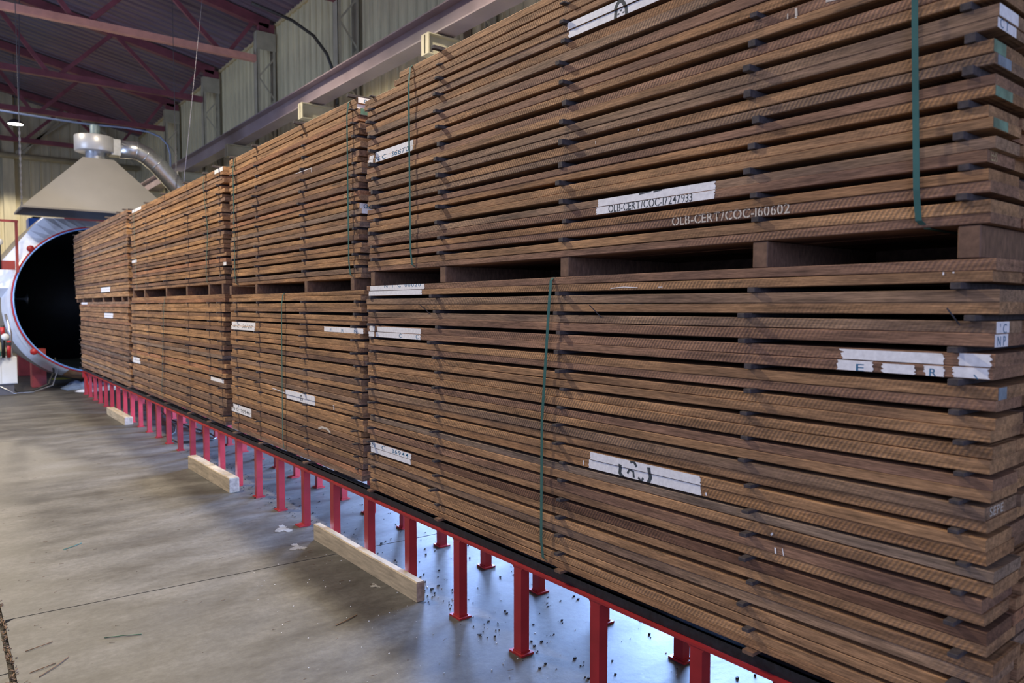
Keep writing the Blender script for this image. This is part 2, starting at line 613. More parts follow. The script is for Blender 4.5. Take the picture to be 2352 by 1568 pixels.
# roof deck: sheets 0.6 m wide with three ribs each, sloping down to the right wall
def roof_z(x):
    return 8.05 + 0.2 * (XW - x)


ceiling = structure(MB().bar((-14, 11.7, roof_z(-14) + 0.2), (XW + 0.2, 11.7, roof_z(XW + 0.2) + 0.2), 39.4, 0.05).build('ceiling', M['roof']))
me = bpy.data.meshes.new('roof_panel')
mb = MB()
prof = []
for k in range(2):
    a = k * 0.30
    prof += [(a + 0.004, 0), (a + 0.03, 0.07), (a + 0.10, 0.07), (a + 0.13, 0)]
prof.append((0.596, 0))
for xx in (-14, XW + 0.1):
    for a, d in prof:
        mb.v.append((xx, a, roof_z(xx) + d))
n = len(prof)
for i in range(n - 1):
    mb.f.append((i, i + 1, n + i + 1, n + i))
me.from_pydata(mb.v, [], mb.f)
me.materials.append(M['roof'])
y = 0.2
while y < 31:
    o = link('roof_panel', me, ceiling)
    o.location = (0, y, 0)
    y += 0.6
structure(MB().bar((XW - 0.03, 2, 7.98), (XW - 0.03, 31, 7.98), 0.05, 0.06).build('trim_eave', flat('pale_yellow_trim', (0.62, 0.50, 0.26), 0.5, 0, 0.15, 6, 0)))

TY = [8.33, 12.5, 16.67, 20.84, 25.01, 29.6]
ordn = ['nearest the camera', 'second from the camera', 'third from the camera, lamp light painted salmon on its bottom chord',
        'fourth from the camera', 'fifth from the camera', 'standing just in front of the far gable wall']
ZB = 7.15
lit = flat('salmon_lit_chord', (0.74, 0.36, 0.28), 0.45, 0, 0.15, 4, 0)  # maroon chord brightened: light of a lamp below put into its colour
for i, ty in enumerate(TY):
    t = thing('roof_truss', 'maroon steel roof truss, ' + ordn[i], 'truss', (-10, ty, ZB), 'maroon roof trusses')
    cm = M['truss']
    bc = MB()
    bc.bar((-12, ty - 0.06, ZB), (5.85, ty - 0.06, ZB), 0.012, 0.14)
    bc.bar((-12, ty, ZB - 0.065), (5.85, ty, ZB - 0.065), 0.13, 0.012)
    bc.build('bottom_chord', lit if i == 2 else cm, t)
    tc = MB()
    zt = lambda x: roof_z(x) - 0.14
    tc.bar((-12, ty, zt(-12)), (6.1, ty, zt(6.1)), 0.16, 0.20)
    tc.build('top_chord', cm, t)
    x = 5.1
    k = 0
    nodes = [5.12]
    while x > -11:
        xt = x - 1.4
        MB().bar((x - 0.06, ty, ZB), (xt, ty, zt(xt)), 0.07, 0.09).build('web', cm, t)
        MB().bar((xt, ty, zt(xt)), (x - 2.62, ty, ZB), 0.07, 0.09).build('web', cm, t)
        x -= 2.75
    MB().bar((5.2, ty, ZB), (5.8, ty, zt(5.8)), 0.06, 0.08).build('web', cm, t)
# purlin-like cross struts between trusses (thin, seen against the deck)
for (x, y0, y1) in ((2.3, 16.67, 20.84), (3.9, 16.67, 20.84), (2.3, 20.84, 25.0)):
    pass

for i, ty in enumerate(TY[:5]):
    lab = ['nearest', 'second nearest', 'third nearest', 'fourth nearest', 'farthest visible'][i]
    t = thing('lattice_column', 'cream laced steel column against the right wall, ' + lab + ' one', 'column', (6.0, ty, 0), 'laced wall columns')
    cm = M['cream_steel']
    for yy in (-0.0,):
        MB().box(5.80, 5.812, ty - 0.10, ty + 0.10, 0, 7.75).box(5.80, 5.87, ty + 0.09, ty + 0.10, 0, 7.75).box(5.80, 5.87, ty - 0.10, ty - 0.09, 0, 7.75).build('front_flange', cm, t)
        MB().box(6.22, 6.232, ty - 0.10, ty + 0.10, 0, 7.75).box(6.17, 6.23, ty + 0.09, ty + 0.10, 0, 7.75).box(6.17, 6.23, ty - 0.10, ty - 0.09, 0, 7.75).build('rear_flange', cm, t)
    MB().box(5.80, 6.23, ty - 0.11, ty - 0.10, 7.35, 7.75).build('cap_plate', cm, t)
    MB().box(5.86, 6.22, ty - 0.08, ty + 0.08, 7.75, 7.95).build('bearing_block', M['truss'], t)
    z = 0.3
    s = 1
    while z < 7.2:
        a, b = (5.84, 6.20) if s > 0 else (6.20, 5.84)
        MB().bar((a, ty - 0.09, z), (b, ty - 0.09, z + 0.46), 0.012, 0.035).build('lacing_bar', cm, t)
        z += 0.46
        s = -s
    # bracket carrying the crane beam
    bt = MB().box(5.12, 5.82, ty - 0.012, ty + 0.012, 4.90, 5.14).box(5.12, 5.82, ty - 0.09, ty + 0.09, 5.14, 5.155).box(5.12, 5.82, ty - 0.09, ty + 0.09, 4.885, 4.90)
    bt.box(5.12, 5.135, ty - 0.09, ty + 0.09, 4.90, 5.14)
    bt.build('beam_bracket', cm, t)

# crane runway beam
XB = 5.4
t = thing('crane_beam', 'long mauve grey crane runway beam carried along the right wall above the stacks', 'beam', (XB, 0, 5.3))
MB().box(XB - 0.005, XB + 0.005, -4, 30.5, 5.20, 5.50).build('web', M['beam'], t)
MB().box(XB - 0.14, XB + 0.14, -4, 30.5, 5.50, 5.52).build('top_flange', M['beam'], t)
MB().box(XB - 0.14, XB + 0.14, -4, 30.5, 5.18, 5.20).build('bottom_flange', M['beam'], t)
MB().box(XB - 0.03, XB + 0.03, -4, 30.5, 5.52, 5.575).build('crane_rail', M['black'], t)
MB().box(XB - 0.009, XB - 0.005, 7.1, 7.11, 5.20, 5.50).build('web_joint', M['black'], t)

# bracing on the far gable wall
t = thing('gable_bracing', 'cream pipe strut with diagonal braces on the far gable wall', 'bracing', (1, 30.6, 6.7))
MB().tube([(-8, 30.55, 6.76), (6.1, 30.55, 6.76)], 0.10, 12).build('pipe_strut', M['cream_steel'], t, True)
for a, b in (((-2.3, 7.9), (1.85, 6.85)), ((0.2, 8.7), (1.85, 6.85)), ((2.3, 6.85), (4.1, 8.4)), ((4.2, 8.5), (6.1, 6.9)), ((2.5, 6.85), (3.9, 8.6))):
    MB().bar((a[0], 30.5, a[1]), (b[0], 30.5, b[1]), 0.05, 0.09).build('diagonal_brace', M['cream_steel'], t)
structure(MB().box(1.93, 2.27, 30.72, 30.95, 0, 9.2).build('trim_1', M['wall_back']))

# ------------------------------------------------------------------ red support rack
rack = thing('support_rack', 'long red steel rack of posts and rails under the timber stacks', 'rack', (2.34, 8, 0))
pw = 0.052
RY = [0.56 + 0.5 * k for k in range(30)]
for xr in (2.05, 2.58):
    MB().box(xr, xr + 0.055, 0.2, 15.2, 0.408, 0.417).build('rail_flange', M['red'], rack)


def post_mesh():
    mb = MB()
    h = 0.408
    mb.box(0, 0.048, -pw / 2, pw / 2, 0, h)
    # flared gussets at the head, along the rail
    i = len(mb.v)
    for s in (-1, 1):
        i = len(mb.v)
        y0, y1 = s * pw / 2, s * (pw / 2 + 0.012)
        mb.v += [(0.0, y0, h - 0.012), (0.048, y0, h - 0.012), (0.0, y1, h), (0.048, y1, h), (0.0, y0, h), (0.048, y0, h)]
        mb.f += [(i, i + 1, i + 3, i + 2), (i, i + 2, i + 4), (i + 1, i + 5, i + 3)]
    me = bpy.data.meshes.new('post')
    me.from_pydata(mb.v, [], mb.f)
    me.materials.append(M['red'])
    return me


def plate_mesh():
    mb = MB().box(-0.014, 0.062, -0.046, 0.046, 0.0, 0.009)
    mb.box(-0.003, 0.051, -pw / 2 - 0.003, pw / 2 + 0.003, 0.009, 0.014)
    me = bpy.data.meshes.new('base_plate')
    me.from_pydata(mb.v, [], mb.f)
    me.materials.append(M['red'])
    return me


pme, plm = post_mesh(), plate_mesh()
for xr in (2.052, 2.582):
    for k, y in enumerate(RY):
        if xr > 2.5:
            y += 0.0
        o = link('post', pme, rack)
        o.location = (xr, y, 0)
        b = link('base_plate', plm, o)
        b.parent = o
        b.matrix_parent_inverse = Matrix.Identity(4)
        b.location = (-0.03 if (k in (9, 12)) else 0, 0, 0)
MB().bar((2.06, 15.06, 0.40), (2.07, 14.60, 0.02), 0.03, 0.03).build('brace', M['red'], rack)
MB().box(2.05, 2.63, 15.2, 15.25, 0.30, 0.417).build('end_crossbar', M['red'], rack)

# black trolley between the rack and the timber
tro = thing('trolley', 'low black sooty trolley frame running between the red rack and the timber', 'trolley', (2.5, 8, 0.42))
for xr in (2.072, 2.60):
    MB().box(xr, xr + 0.05, 0.72, 15.75, 0.419, 0.427).box(xr, xr + 0.006, 0.72, 15.75, 0.427, 0.462).box(xr, xr + 0.05, 0.72, 15.75, 0.456, 0.462).build('side_channel', M['black'], tro)
yy = 1.0
rnd = random.Random(5)
while yy < 15.6:
    MB().box(2.13, 2.60, yy, yy + 0.06, 0.430, 0.462).build('cross_member', M['black'], tro)
    yy += 0.9
# dished trays hanging under the trolley (seen as dark rounded bellies under the rail)
for yy in (1.95, 4.75):
    MB().lathe([(0.001, -0.075), (0.09, -0.070), (0.16, -0.045), (0.19, 0.0)], (2.36, yy, 0.44), 'z', 24).build('drip_tray', M['black'], tro, True)

# ------------------------------------------------------------------ timber bundles
PAL = [((0.400, 0.250, 0.135), 26), ((0.350, 0.212, 0.118), 24), ((0.310, 0.195, 0.120), 18),
       ((0.275, 0.190, 0.135), 12), ((0.255, 0.195, 0.155), 6), ((0.220, 0.140, 0.100), 8), ((0.365, 0.200, 0.120), 6)]


def pick(r):
    t = r.uniform(0, sum(w for _, w in PAL))
    for c, w in PAL:
        t -= w
        if t <= 0:
            break
    k = r.uniform(0.88, 1.12)
    return tuple(v * k for v in c)


def plank_obj(parent, x0, x1, y0, y1, z0, z1, col, r, amp=0.0015):
    seg = 6
    mb = MB()
    ph, fr = r.uniform(0, 6.28), r.uniform(1.2, 3.0)
    L = y1 - y0
    ch = 0.0022
    for k in range(seg + 1):
        t = k / seg
        y = y0 + L * t
        dz = amp * math.sin(ph + fr * y)
        a, b = z0 + dz, z1 + dz
        mb.v += [(x0, y, a + ch), (x0 + ch, y, a), (x1, y, a), (x1, y, b), (x0 + ch, y, b), (x0, y, b - ch)]
    n = 6
    for k in range(seg):
        for j in range(n):
            p, q = k * n + j, k * n + (j + 1) % n
            mb.f.append((p, q, q + n, p + n))
    mb.f.append(tuple(reversed(range(n))))
    mb.f.append(tuple(seg * n + j for j in range(n)))
    mb.f = [tuple(reversed(f)) for f in mb.f]
    o = mb.build('plank', M['wood'], parent)
    o.color = (*col, 1)
    return o


def strap(parent, ys, yb, x0, x1, z0, z1, lean=0.0, w=0.0165):
    """closed band round the bundle; ys/yb are the Y of its front run at top and bottom"""
    e = 0.002
    pts = [(x1 + e, ys, z1 + e), (x0 + 0.004, ys, z1 + e), (x0 - 0.010, ys - 0.003, z1 - 0.012), (x0 - 0.022, ys - 0.005, z1 - 0.10),
           (x0 - 0.020, (ys + yb) / 2 + lean, (z0 + z1) / 2), (x0 - 0.020, yb, z0 + 0.10), (x0 - 0.012, yb - 0.004, z0 + 0.02),
           (x0 + 0.012, yb - 0.018, z0 - e), (x1 + e, yb, z0 - e), (x1 + e, ys, z1 + e)]
    mb = MB()
    for x, y, z in pts:
        mb.v += [(x, y - w / 2, z), (x, y + w / 2, z)]
    for k in range(len(pts) - 1):
        mb.f.append((2 * k, 2 * k + 1, 2 * k + 3, 2 * k + 2))
    o = mb.build('strap', M['strap'], parent)
    s = o.modifiers.new('solid', 'SOLIDIFY')
    s.thickness = 0.0012
    return o


def bundle(name, label, layers, yl, yr, cols, seed, straps=(), end_rows=False, jit=0.02, rights=None,
           overrides=None, bolsters=None, bol_z=None, left_steps=None, col_jit=0.02, gap_top=True):
    """layers: list of (z_top, z_bottom) pairs; yl far end, yr near end"""
    r = random.Random(seed)
    root = thing(name, label, 'timber bundle', (2.47, (yl + yr) / 2, layers[-1][1]), 'strapped timber bundles on the rack')
    planks = []
    inner = MB()
    for i, (zt, zb) in enumerate(layers):
        zm = (zt + zb) / 2 + r.uniform(-0.003, 0.003)
        pair = []
        for j, (a, b) in enumerate(((zm, zt), (zb, zm - 0.0012))):
            y1 = yl + r.uniform(-jit, jit)
            y0 = yr + r.uniform(-jit, jit)
            if rights:
                y0 = rights[i] + r.uniform(-0.004, 0.004) + (0.012 * (r.random() < 0.25))
            if left_steps and i in left_steps:
                y1 = left_steps[i][j]
            xf = XF + r.uniform(-0.003, 0.004)
            col = pick(r)
            if overrides and (i, j) in overrides:
                col = overrides[(i, j)]
            w = r.uniform(0.17, 0.23)
            p = plank_obj(root, xf, XF + w, y0, y1, a, b, col, r)
            pair.append((p, xf, y0, y1, a, b))
            x = XF + w + 0.004
            k = 0
            while x < 2.85:
                w2 = min(r.uniform(0.15, 0.24), 2.87 - x)
                if w2 < 0.05:
                    break
                ya, yb_ = yr + r.uniform(-jit, jit) + (0.01 if k else 0), yl + r.uniform(-jit, jit)
                if rights:
                    ya = rights[i] + r.uniform(-0.012, 0.02)
                if left_steps and i in left_steps:
                    yb_ = y1 + r.uniform(-0.05, 0.05)
                if end_rows and k < 1:
                    plank_obj(root, x, x + w2, ya, yb_, a, b, pick(r), r)
                else:
                    inner.box(x, x + w2, ya, yb_, a, b)
                x += w2 + 0.004
                k += 1
        planks.append(pair)
    o = inner.build('inner_planks', M['wood'], root)
    o['kind'] = 'stuff'
    o.color = (0.24, 0.14, 0.085, 1)
    # stickers
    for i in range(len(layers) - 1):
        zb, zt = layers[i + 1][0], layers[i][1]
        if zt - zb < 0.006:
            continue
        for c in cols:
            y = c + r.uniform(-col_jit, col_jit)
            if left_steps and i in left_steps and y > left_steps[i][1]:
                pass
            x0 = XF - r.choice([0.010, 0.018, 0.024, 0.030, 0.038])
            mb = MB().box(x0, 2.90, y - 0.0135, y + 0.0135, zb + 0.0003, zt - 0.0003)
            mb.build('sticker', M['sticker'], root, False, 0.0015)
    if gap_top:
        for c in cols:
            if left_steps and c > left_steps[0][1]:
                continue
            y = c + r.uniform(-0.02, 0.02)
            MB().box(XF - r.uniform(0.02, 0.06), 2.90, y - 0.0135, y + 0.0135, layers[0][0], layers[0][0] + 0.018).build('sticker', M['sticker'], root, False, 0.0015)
    if bolsters:
        z0, z1 = bol_z
        for y in bolsters:
            MB().box(XF + 0.004, 2.86, y - 0.027, y + 0.027, z0 + 0.001, z1 - 0.001).build('bolster', M['bolster'], root, False, 0.003)
        MB().box(2.80, 2.855, yr + 0.08, yl - 0.08, z0 + 0.001, z1 - 0.001).build('gap_blocker', M['bolster'], root)  # unseen board added to keep light from showing through the bolster gap
    if end_rows:
        for i in range(len(layers) - 1):
            MB().box(2.83, 2.86, yr + 0.08, yl - 0.15, layers[i + 1][0] + 0.0003, layers[i][1] - 0.0003).build('slot_blocker', M['bolster'], root)  # added out of sight, stops light coming through the sticker slots
    for s in straps:
        strap(root, s[0], s[1], XF, 2.87, layers[-1][1], layers[0][0], s[2] if len(s) > 2 else 0.0, s[3] if len(s) > 3 else 0.0165)
    return root, planks


AU = [(2.905, 2.84), (2.832, 2.772), (2.758, 2.696), (2.679, 2.609), (2.592, 2.523), (2.507, 2.446), (2.423, 2.364),
      (2.344, 2.285), (2.26, 2.199), (2.175, 2.12), (2.10, 2.042), (2.021, 1.960), (1.943, 1.884), (1.866, 1.806)]
AL = [(1.720, 1.660), (1.642, 1.577), (1.561, 1.495), (1.479, 1.413), (1.3955, 1.333), (1.318, 1.256), (1.243, 1.175),
      (1.162, 1.10), (1.088, 1.021), (1.009, 0.939), (0.928, 0.863), (0.850, 0.782), (0.769, 0.704), (0.691, 0.623),
      (0.610, 0.545), (0.533, 0.474)]
# near-end positions of the layers, read from the corner of the stack
RU = [0.69, 0.70, 0.70, 0.695, 0.69, 0.70, 0.697, 0.693, 0.697, 0.692, 0.701, 0.694, 0.702, 0.695]
RL = [0.672, 0.675, 0.677, 0.680, 0.670, 0.672, 0.678, 0.677, 0.673, 0.673, 0.665, 0.673, 0.673, 0.659, 0.668, 0.675]
tan, orange, greyb, greyd, purple, dark = (0.375, 0.235, 0.132), (0.36, 0.215, 0.115), (0.295, 0.208, 0.145), (0.255, 0.200, 0.158), (0.285, 0.178, 0.125), (0.18, 0.105, 0.072)
OVU = {(0, 0): tan, (0, 1): tan, (1, 0): tan, (2, 0): tan, (3, 0): orange, (3, 1): greyb, (4, 0): purple, (4, 1): orange,
       (5, 0): purple, (5, 1): tan, (6, 0): purple, (6, 1): tan, (7, 0): greyb, (7, 1): greyb, (8, 0): tan, (8, 1): greyb,
       (9, 0): purple, (9, 1): orange, (10, 0): tan, (10, 1): tan, (11, 0): greyb, (11, 1): purple, (12, 0): orange, (12, 1): purple,
       (13, 0): tan, (13, 1): purple}
OVL = {(0, 0): purple, (0, 1): tan, (1, 0): greyb, (1, 1): tan, (2, 0): greyb, (2, 1): purple, (3, 0): purple, (3, 1): purple,
       (4, 0): tan, (4, 1): purple, (5, 0): tan, (5, 1): tan, (6, 0): tan, (6, 1): tan, (7, 0): purple, (7, 1): tan,
       (8, 0): greyb, (8, 1): tan, (9, 0): tan, (9, 1): orange, (10, 0): greyd, (10, 1): tan, (11, 0): purple, (11, 1): tan,
       (12, 0): dark, (12, 1): tan, (13, 0): tan, (13, 1): greyb, (14, 0): tan, (14, 1): tan, (15, 0): tan, (15, 1): orange}
colsA = [0.755, 1.37, 2.268, 3.215, 3.95]
A_up, PAU = bundle('timber_bundle', 'nearest upper strapped bundle of brown stickered planks, bearing the stencilled certificate numbers',
                   AU, 4.03, 0.69, colsA, 11, [(3.507, 3.498), (0.897, 0.866)], True, 0.02, RU, OVU,
                   [3.985, 3.209, 2.272, 1.347, 0.745], (1.720, 1.806),
                   {0: (3.64, 3.70), 1: (4.05, 4.06)})
A_lo, PAL_ = bundle('timber_bundle', 'nearest lower strapped bundle of brown stickered planks, resting on the black trolley',
                    AL, 4.05, 0.67, [0.745, 1.372, 2.283, 3.27, 3.99], 12, [(2.345, 2.392, 0.02)], True, 0.02, RL, OVL, gap_top=False)
BU = [(2.881, 2.813), (2.807, 2.737), (2.724, 2.659), (2.639, 2.577), (2.559, 2.494), (2.48, 2.418), (2.4, 2.332), (2.314, 2.251),
      (2.235, 2.168), (2.155, 2.09), (2.073, 2.009), (1.99, 1.929), (1.913, 1.855), (1.836, 1.776)]
BL = [(1.695, 1.635), (1.618, 1.556), (1.538, 1.475), (1.46, 1.39), (1.376, 1.307), (1.293, 1.225), (1.213, 1.147), (1.135, 1.063),
      (1.049, 0.978), (0.966, 0.896), (0.883, 0.813), (0.803, 0.734), (0.724, 0.652), (0.642, 0.570), (0.561, 0.492)]
colsB = [4.21, 5.02, 5.98, 6.54]
B_up, PBU = bundle('timber_bundle', 'second upper timber bundle from the camera, with two green straps near its ends',
                   BU, 6.64, 4.14, colsB, 21, [(4.265, 4.26, 0.0), (6.497, 6.498)], False, 0.035, None, None,
                   [6.70, 6.03, 5.0, 4.26], (1.695, 1.776))
B_lo, PBL = bundle('timber_bundle', 'second lower timber bundle from the camera, with one green strap at its middle',
                   BL, 6.70, 4.13, colsB, 22, [(5.415, 5.434)], False, 0.035, gap_top=False)


def even(z1, z0, n, gap, seed):
    r = random.Random(seed)
    p = (z1 - z0 + gap) / n
    return [(z1 - k * p + (r.uniform(-0.002, 0.002) if k else 0), z1 - k * p - p + gap + r.uniform(-0.004, 0.003)) for k in range(n)]


C_up, PCU = bundle('timber_bundle', 'third upper timber bundle from the camera, straps leaning at both ends',
                   even(2.86, 1.806, 13, 0.015, 1), 10.85, 6.86, [6.98, 7.37, 8.04, 8.98, 9.92, 10.75], 31,
                   [(7.40, 7.36, -0.10, 0.014), (10.55, 10.5, 0, 0.014)], False, 0.07, None, None,
                   [10.80, 10.138, 9.024, 8.154, 7.357, 6.93], (1.706, 1.806))
C_lo, PCL = bundle('timber_bundle', 'third lower timber bundle from the camera, a thin strap near its middle',
                   even(1.706, 0.490, 14, 0.014, 2), 10.95, 6.90, [6.98, 7.37, 8.10, 9.19, 9.95, 10.75], 32,
                   [(9.05, 9.25, 0, 0.014)], False, 0.07, gap_top=False)
D_up, PDU = bundle('timber_bundle', 'farthest upper timber bundle, its far end at the tank mouth',
                   even(2.91, 1.73, 14, 0.012, 3), 15.95, 11.08, [11.2, 11.6, 12.35, 13.16, 14.1, 15.05, 15.85], 41,
                   [], False, 0.06, None, None, [15.8, 15.1, 14.07, 13.08, 12.28, 11.57, 11.15], (1.66, 1.73))
D_lo, PDL = bundle('timber_bundle', 'farthest lower timber bundle, its far end at the tank mouth',
                   even(1.66, 0.480, 14, 0.013, 4), 15.45, 11.12, [11.2, 11.6, 12.3, 13.0, 13.8, 14.6, 15.35], 42,
                   [], False, 0.08, gap_top=False)
# odd blocks under the bundles on the trolley
for y in (1.35, 2.28, 3.24, 4.01, 5.02, 5.95, 6.6, 7.4, 8.1, 9.1, 10.0, 11.2, 12.3, 13.2, 14.1, 15.1):
    MB().box(2.045, 2.86, y - 0.02, y + 0.02, 0.4622, 0.4738).build('packing_strip', M['bolster'], tro)


# ------------------------------------------------------------------ paint and lettering on the planks
def paint(planks, li, j, ya, yb, seed, zlo=0.0, zhi=1.0, mat=None, rag=0.008):
    """ragged-ended thin paint patch on the face of plank j of layer li, from Y ya (left) to yb (right)"""
    p, xf, y0, y1, a, b = planks[li][j]
    r = random.Random(seed)
    ya = min(ya, y1 - 0.001)
    yb = max(yb, y0 + 0.001)
    z0 = a + (b - a) * zlo + 0.001
    z1 = a + (b - a) * zhi - 0.001
    n = 7
    mb = MB()
    x = xf - 0.0009
    left = [(ya - r.uniform(0, rag), z0 + (z1 - z0) * k / n) for k in range(n + 1)]
    right = [(yb + r.uniform(0, rag), z0 + (z1 - z0) * k / n) for k in range(n + 1)]
    for l, q in zip(left, right):
        mb.v += [(x, l[0], l[1]), (x, q[0], q[1])]
    for k in range(n):
        mb.f.append((2 * k, 2 * k + 2, 2 * k + 3, 2 * k + 1))
    o = mb.build('paint_patch', mat or M['paint_white'], p)
    s = o.modifiers.new('solid', 'SOLIDIFY')
    s.thickness = 0.0008
    s.offset = 0
    return o


def glyphs(txt, size, slots='OCB0689DQG', stencil=False, tracking=1.0, bold=0.0):
    """bmesh of the text laid out in XY from the origin, optional stencil bridges"""
    bm = bmesh.new()
    cd = bpy.data.curves.new('t', 'FONT')
    x = 0.0
    for ch in txt:
        if ch == ' ':
            x += 0.35 * size * tracking
            continue
        cd.body = ch
        cd.size = size
        cd.offset = bold
        ob = bpy.data.objects.new('t', cd)
        COL.objects.link(ob)
        dg = bpy.context.evaluated_depsgraph_get()
        me = bpy.data.meshes.new_from_object(ob.evaluated_get(dg))
        bpy.data.objects.remove(ob)
        if len(me.vertices) == 0:
            continue
        xs = [v.co.x for v in me.vertices]
        lo, hi = min(xs), max(xs)
        b2 = bmesh.new()
        b2.from_mesh(me)
        bpy.data.meshes.remove(me)
        if stencil and ch in slots:
            c = (lo + hi) / 2
            parts = []
            for s in (-1, 1):
                b3 = b2.copy()
                bmesh.ops.bisect_plane(b3, geom=b3.verts[:] + b3.edges[:] + b3.faces[:], plane_co=(c + s * size * 0.035, 0, 0),
                                       plane_no=(s, 0, 0), clear_inner=True)
                parts.append(b3)
            b2.free()
        else:
            parts = [b2]
        for b3 in parts:
            bmesh.ops.translate(b3, verts=b3.verts, vec=(x - lo, 0, 0))
            tmp = bpy.data.meshes.new('tmp')
            b3.to_mesh(tmp)
            b3.free()
            bm.from_mesh(tmp)
            bpy.data.meshes.remove(tmp)
        x += (hi - lo) + 0.12 * size * tracking
    bpy.data.curves.remove(cd)
    return bm, x


def place(bm, o, ux, uy, planks, mat, name='lettering', lift=0.0016, faces='front', zr=None):
    """map glyph XY onto plane through o with axes ux, uy; clip to each (plank, z0, z1, n) and parent there"""
    ux, uy, o = Vector(ux), Vector(uy), Vector(o)
    for p, z0, z1, nx in planks:
        b = bm.copy()
        for v in b.verts:
            v.co = o + ux * v.co.x + uy * v.co.y
        for co, no in (((0, 0, z0 + 0.0008), (0, 0, -1)), ((0, 0, z1 - 0.0008), (0, 0, 1))):
            bmesh.ops.bisect_plane(b, geom=b.verts[:] + b.edges[:] + b.faces[:], plane_co=co, plane_no=no, clear_outer=True)
        if nx is not None:
            for v in b.verts:
                if faces == 'front':
                    v.co.x = nx - lift
                else:
                    v.co.y = nx - lift
        if not b.faces:
            b.free()
            continue
        me = bpy.data.meshes.new(name)
        b.to_mesh(me)
        b.free()
        me.materials.append(mat)
        link(name, me, p)
    bm.free()


def front_text(txt, planks, lis, y, z, size, mat, width=None, stencil=False, rows=(0, 1), tracking=1.0, tilt=0.0):
    bm, w = glyphs(txt, 1.0, stencil=stencil, tracking=tracking, bold=0.011 if stencil else 0.004)
    sx = size if width is None else width / w
    tg = []
    for li in lis:
        for j in rows:
            p, xf, y0, y1, a, b = planks[li][j]
            tg.append((p, a, b, xf))
    place(bm, (XF, y, z), (0, -sx, tilt), (0, 0, size), tg, mat)


def strokes(planks, li, segs, mat, w=0.004, name='spray_mark'):
    """sprayed strokes as flat ribbons on the face: list of polylines of (y, z) in metres, clipped to the planks of the layer"""
    bm = bmesh.new()
    for item in segs:
        pl, ww = (item if isinstance(item, tuple) else (item, w))
        row = []
        for k, (ya, za) in enumerate(pl):
            p0, p1 = Vector(pl[max(k - 1, 0)]), Vector(pl[min(k + 1, len(pl) - 1)])
            d = (p1 - p0).normalized()
            n = Vector((-d.y, d.x)) * ww / 2
            row.append((bm.verts.new((XF, ya + n.x, za + n.y)), bm.verts.new((XF, ya - n.x, za - n.y))))
        for (a0, a1), (b0, b1) in zip(row, row[1:]):
            bm.faces.new((a0, b0, b1, a1))
    for j in (0, 1):
        p, xf, y0, y1, a, b = planks[li][j]
        c = bm.copy()
        for co, no in (((0, 0, a + 0.0008), (0, 0, -1)), ((0, 0, b - 0.0008), (0, 0, 1))):
            bmesh.ops.bisect_plane(c, geom=c.verts[:] + c.edges[:] + c.faces[:], plane_co=co, plane_no=no, clear_outer=True)
        for k, v in enumerate(c.verts):
            v.co.x = xf - 0.0016
        if c.faces:
            me = bpy.data.meshes.new(name)
            c.to_mesh(me)
            me.materials.append(mat)
            link(name, me, p)
        c.free()
    bm.free()


def emblem(planks, li, yc, zc, s, mat):
    """sprayed stencil emblem: pointed arch with dots and inner strokes"""
    arch = [(yc + s * math.cos(a) * 0.55, zc + s * math.sin(a)) for a in [math.radians(k) for k in range(-20, 201, 20)]]
    segs = [(arch, s * 0.30)]
    for dy, dz in ((0.25, 0.15), (0.0, 0.35), (-0.25, 0.15)):
        y, z = yc + s * dy, zc + s * dz
        segs.append(([(y, z - s * 0.06), (y, z + s * 0.06)], s * 0.20))
    segs.append(([(yc + s * 0.2, zc - s * 0.35), (yc + s * 0.05, zc - s * 0.05), (yc - s * 0.15, zc - s * 0.35)], s * 0.10))
    strokes(planks, li, segs, mat, name='sprayed_emblem')


U, L = PAU, PAL_
# large white patch with sprayed emblem, second... layer 2 of the upper bundle
paint(U, 2, 0, 2.256, 1.62, 1)
paint(U, 2, 1, 2.253, 1.62, 2)
emblem(U, 2, 1.958, 2.70, 0.052, M['ink_dark'])
paint(U, 5, 0, 3.93, 3.489, 3)
paint(U, 5, 0, 4.01, 3.95, 4, 0.0, 0.7)
paint(U, 5, 1, 3.93, 3.49, 5)
paint(U, 5, 1, 4.015, 3.95, 6)
front_text('N C  36670', U, [5], 3.925, 2.452, 0.040, M['ink_blue'], 0.40)
paint(U, 11, 0, 2.077, 1.518, 7)
paint(U, 11, 1, 2.085, 1.517, 8)
front_text('OLB-CERT/COC-17247933', U, [11], 2.014, 1.9625, 0.042, M['ink_dark'], 0.405, True, (0, 1), 0.7, 0.0)
strokes(U, 11, [([(1.86, 2.016), (1.80, 2.02)], 0.006), ([(1.79, 2.016), (1.75, 2.02)], 0.006)], M['ink_dark'])
front_text('OLB-CERT/COC-160602', U, [12], 1.702, 1.8855, 0.044, M['ink_chalk'], 0.462, True, (0, 1), 0.8, 0.0)
paint(L, 0, 0, 4.013, 3.38, 9)
paint(L, 0, 1, 4.045, 3.408, 10)
front_text('N T C 00020', L, [0], 3.83, 1.706, 0.030, M['ink_blue'], 0.42, False, (0,), 1.6)
paint(L, 3, 0, 3.93, 3.424, 11, 0.0, 0.92)
paint(L, 3, 0, 4.03, 3.96, 12)
paint(L, 3, 1, 4.04, 3.96, 13)
paint(L, 3, 1, 3.945, 3.424, 14)
front_text('C   C', L, [3], 3.66, 1.418, 0.034, M['ink_blue'], 0.23, False, (1,), 3)
paint(L, 12, 0, 4.04, 3.535, 15)
paint(L, 12, 1, 4.04, 3.545, 16)
front_text('N  C  36944', L, [12], 4.01, 0.740, 0.034, M['ink_blue'], 0.45, False, (0, 1), 1.6)
paint(L, 9, 0, 2.111, 1.558, 17)
paint(L, 9, 1, 2.12, 1.557, 18)
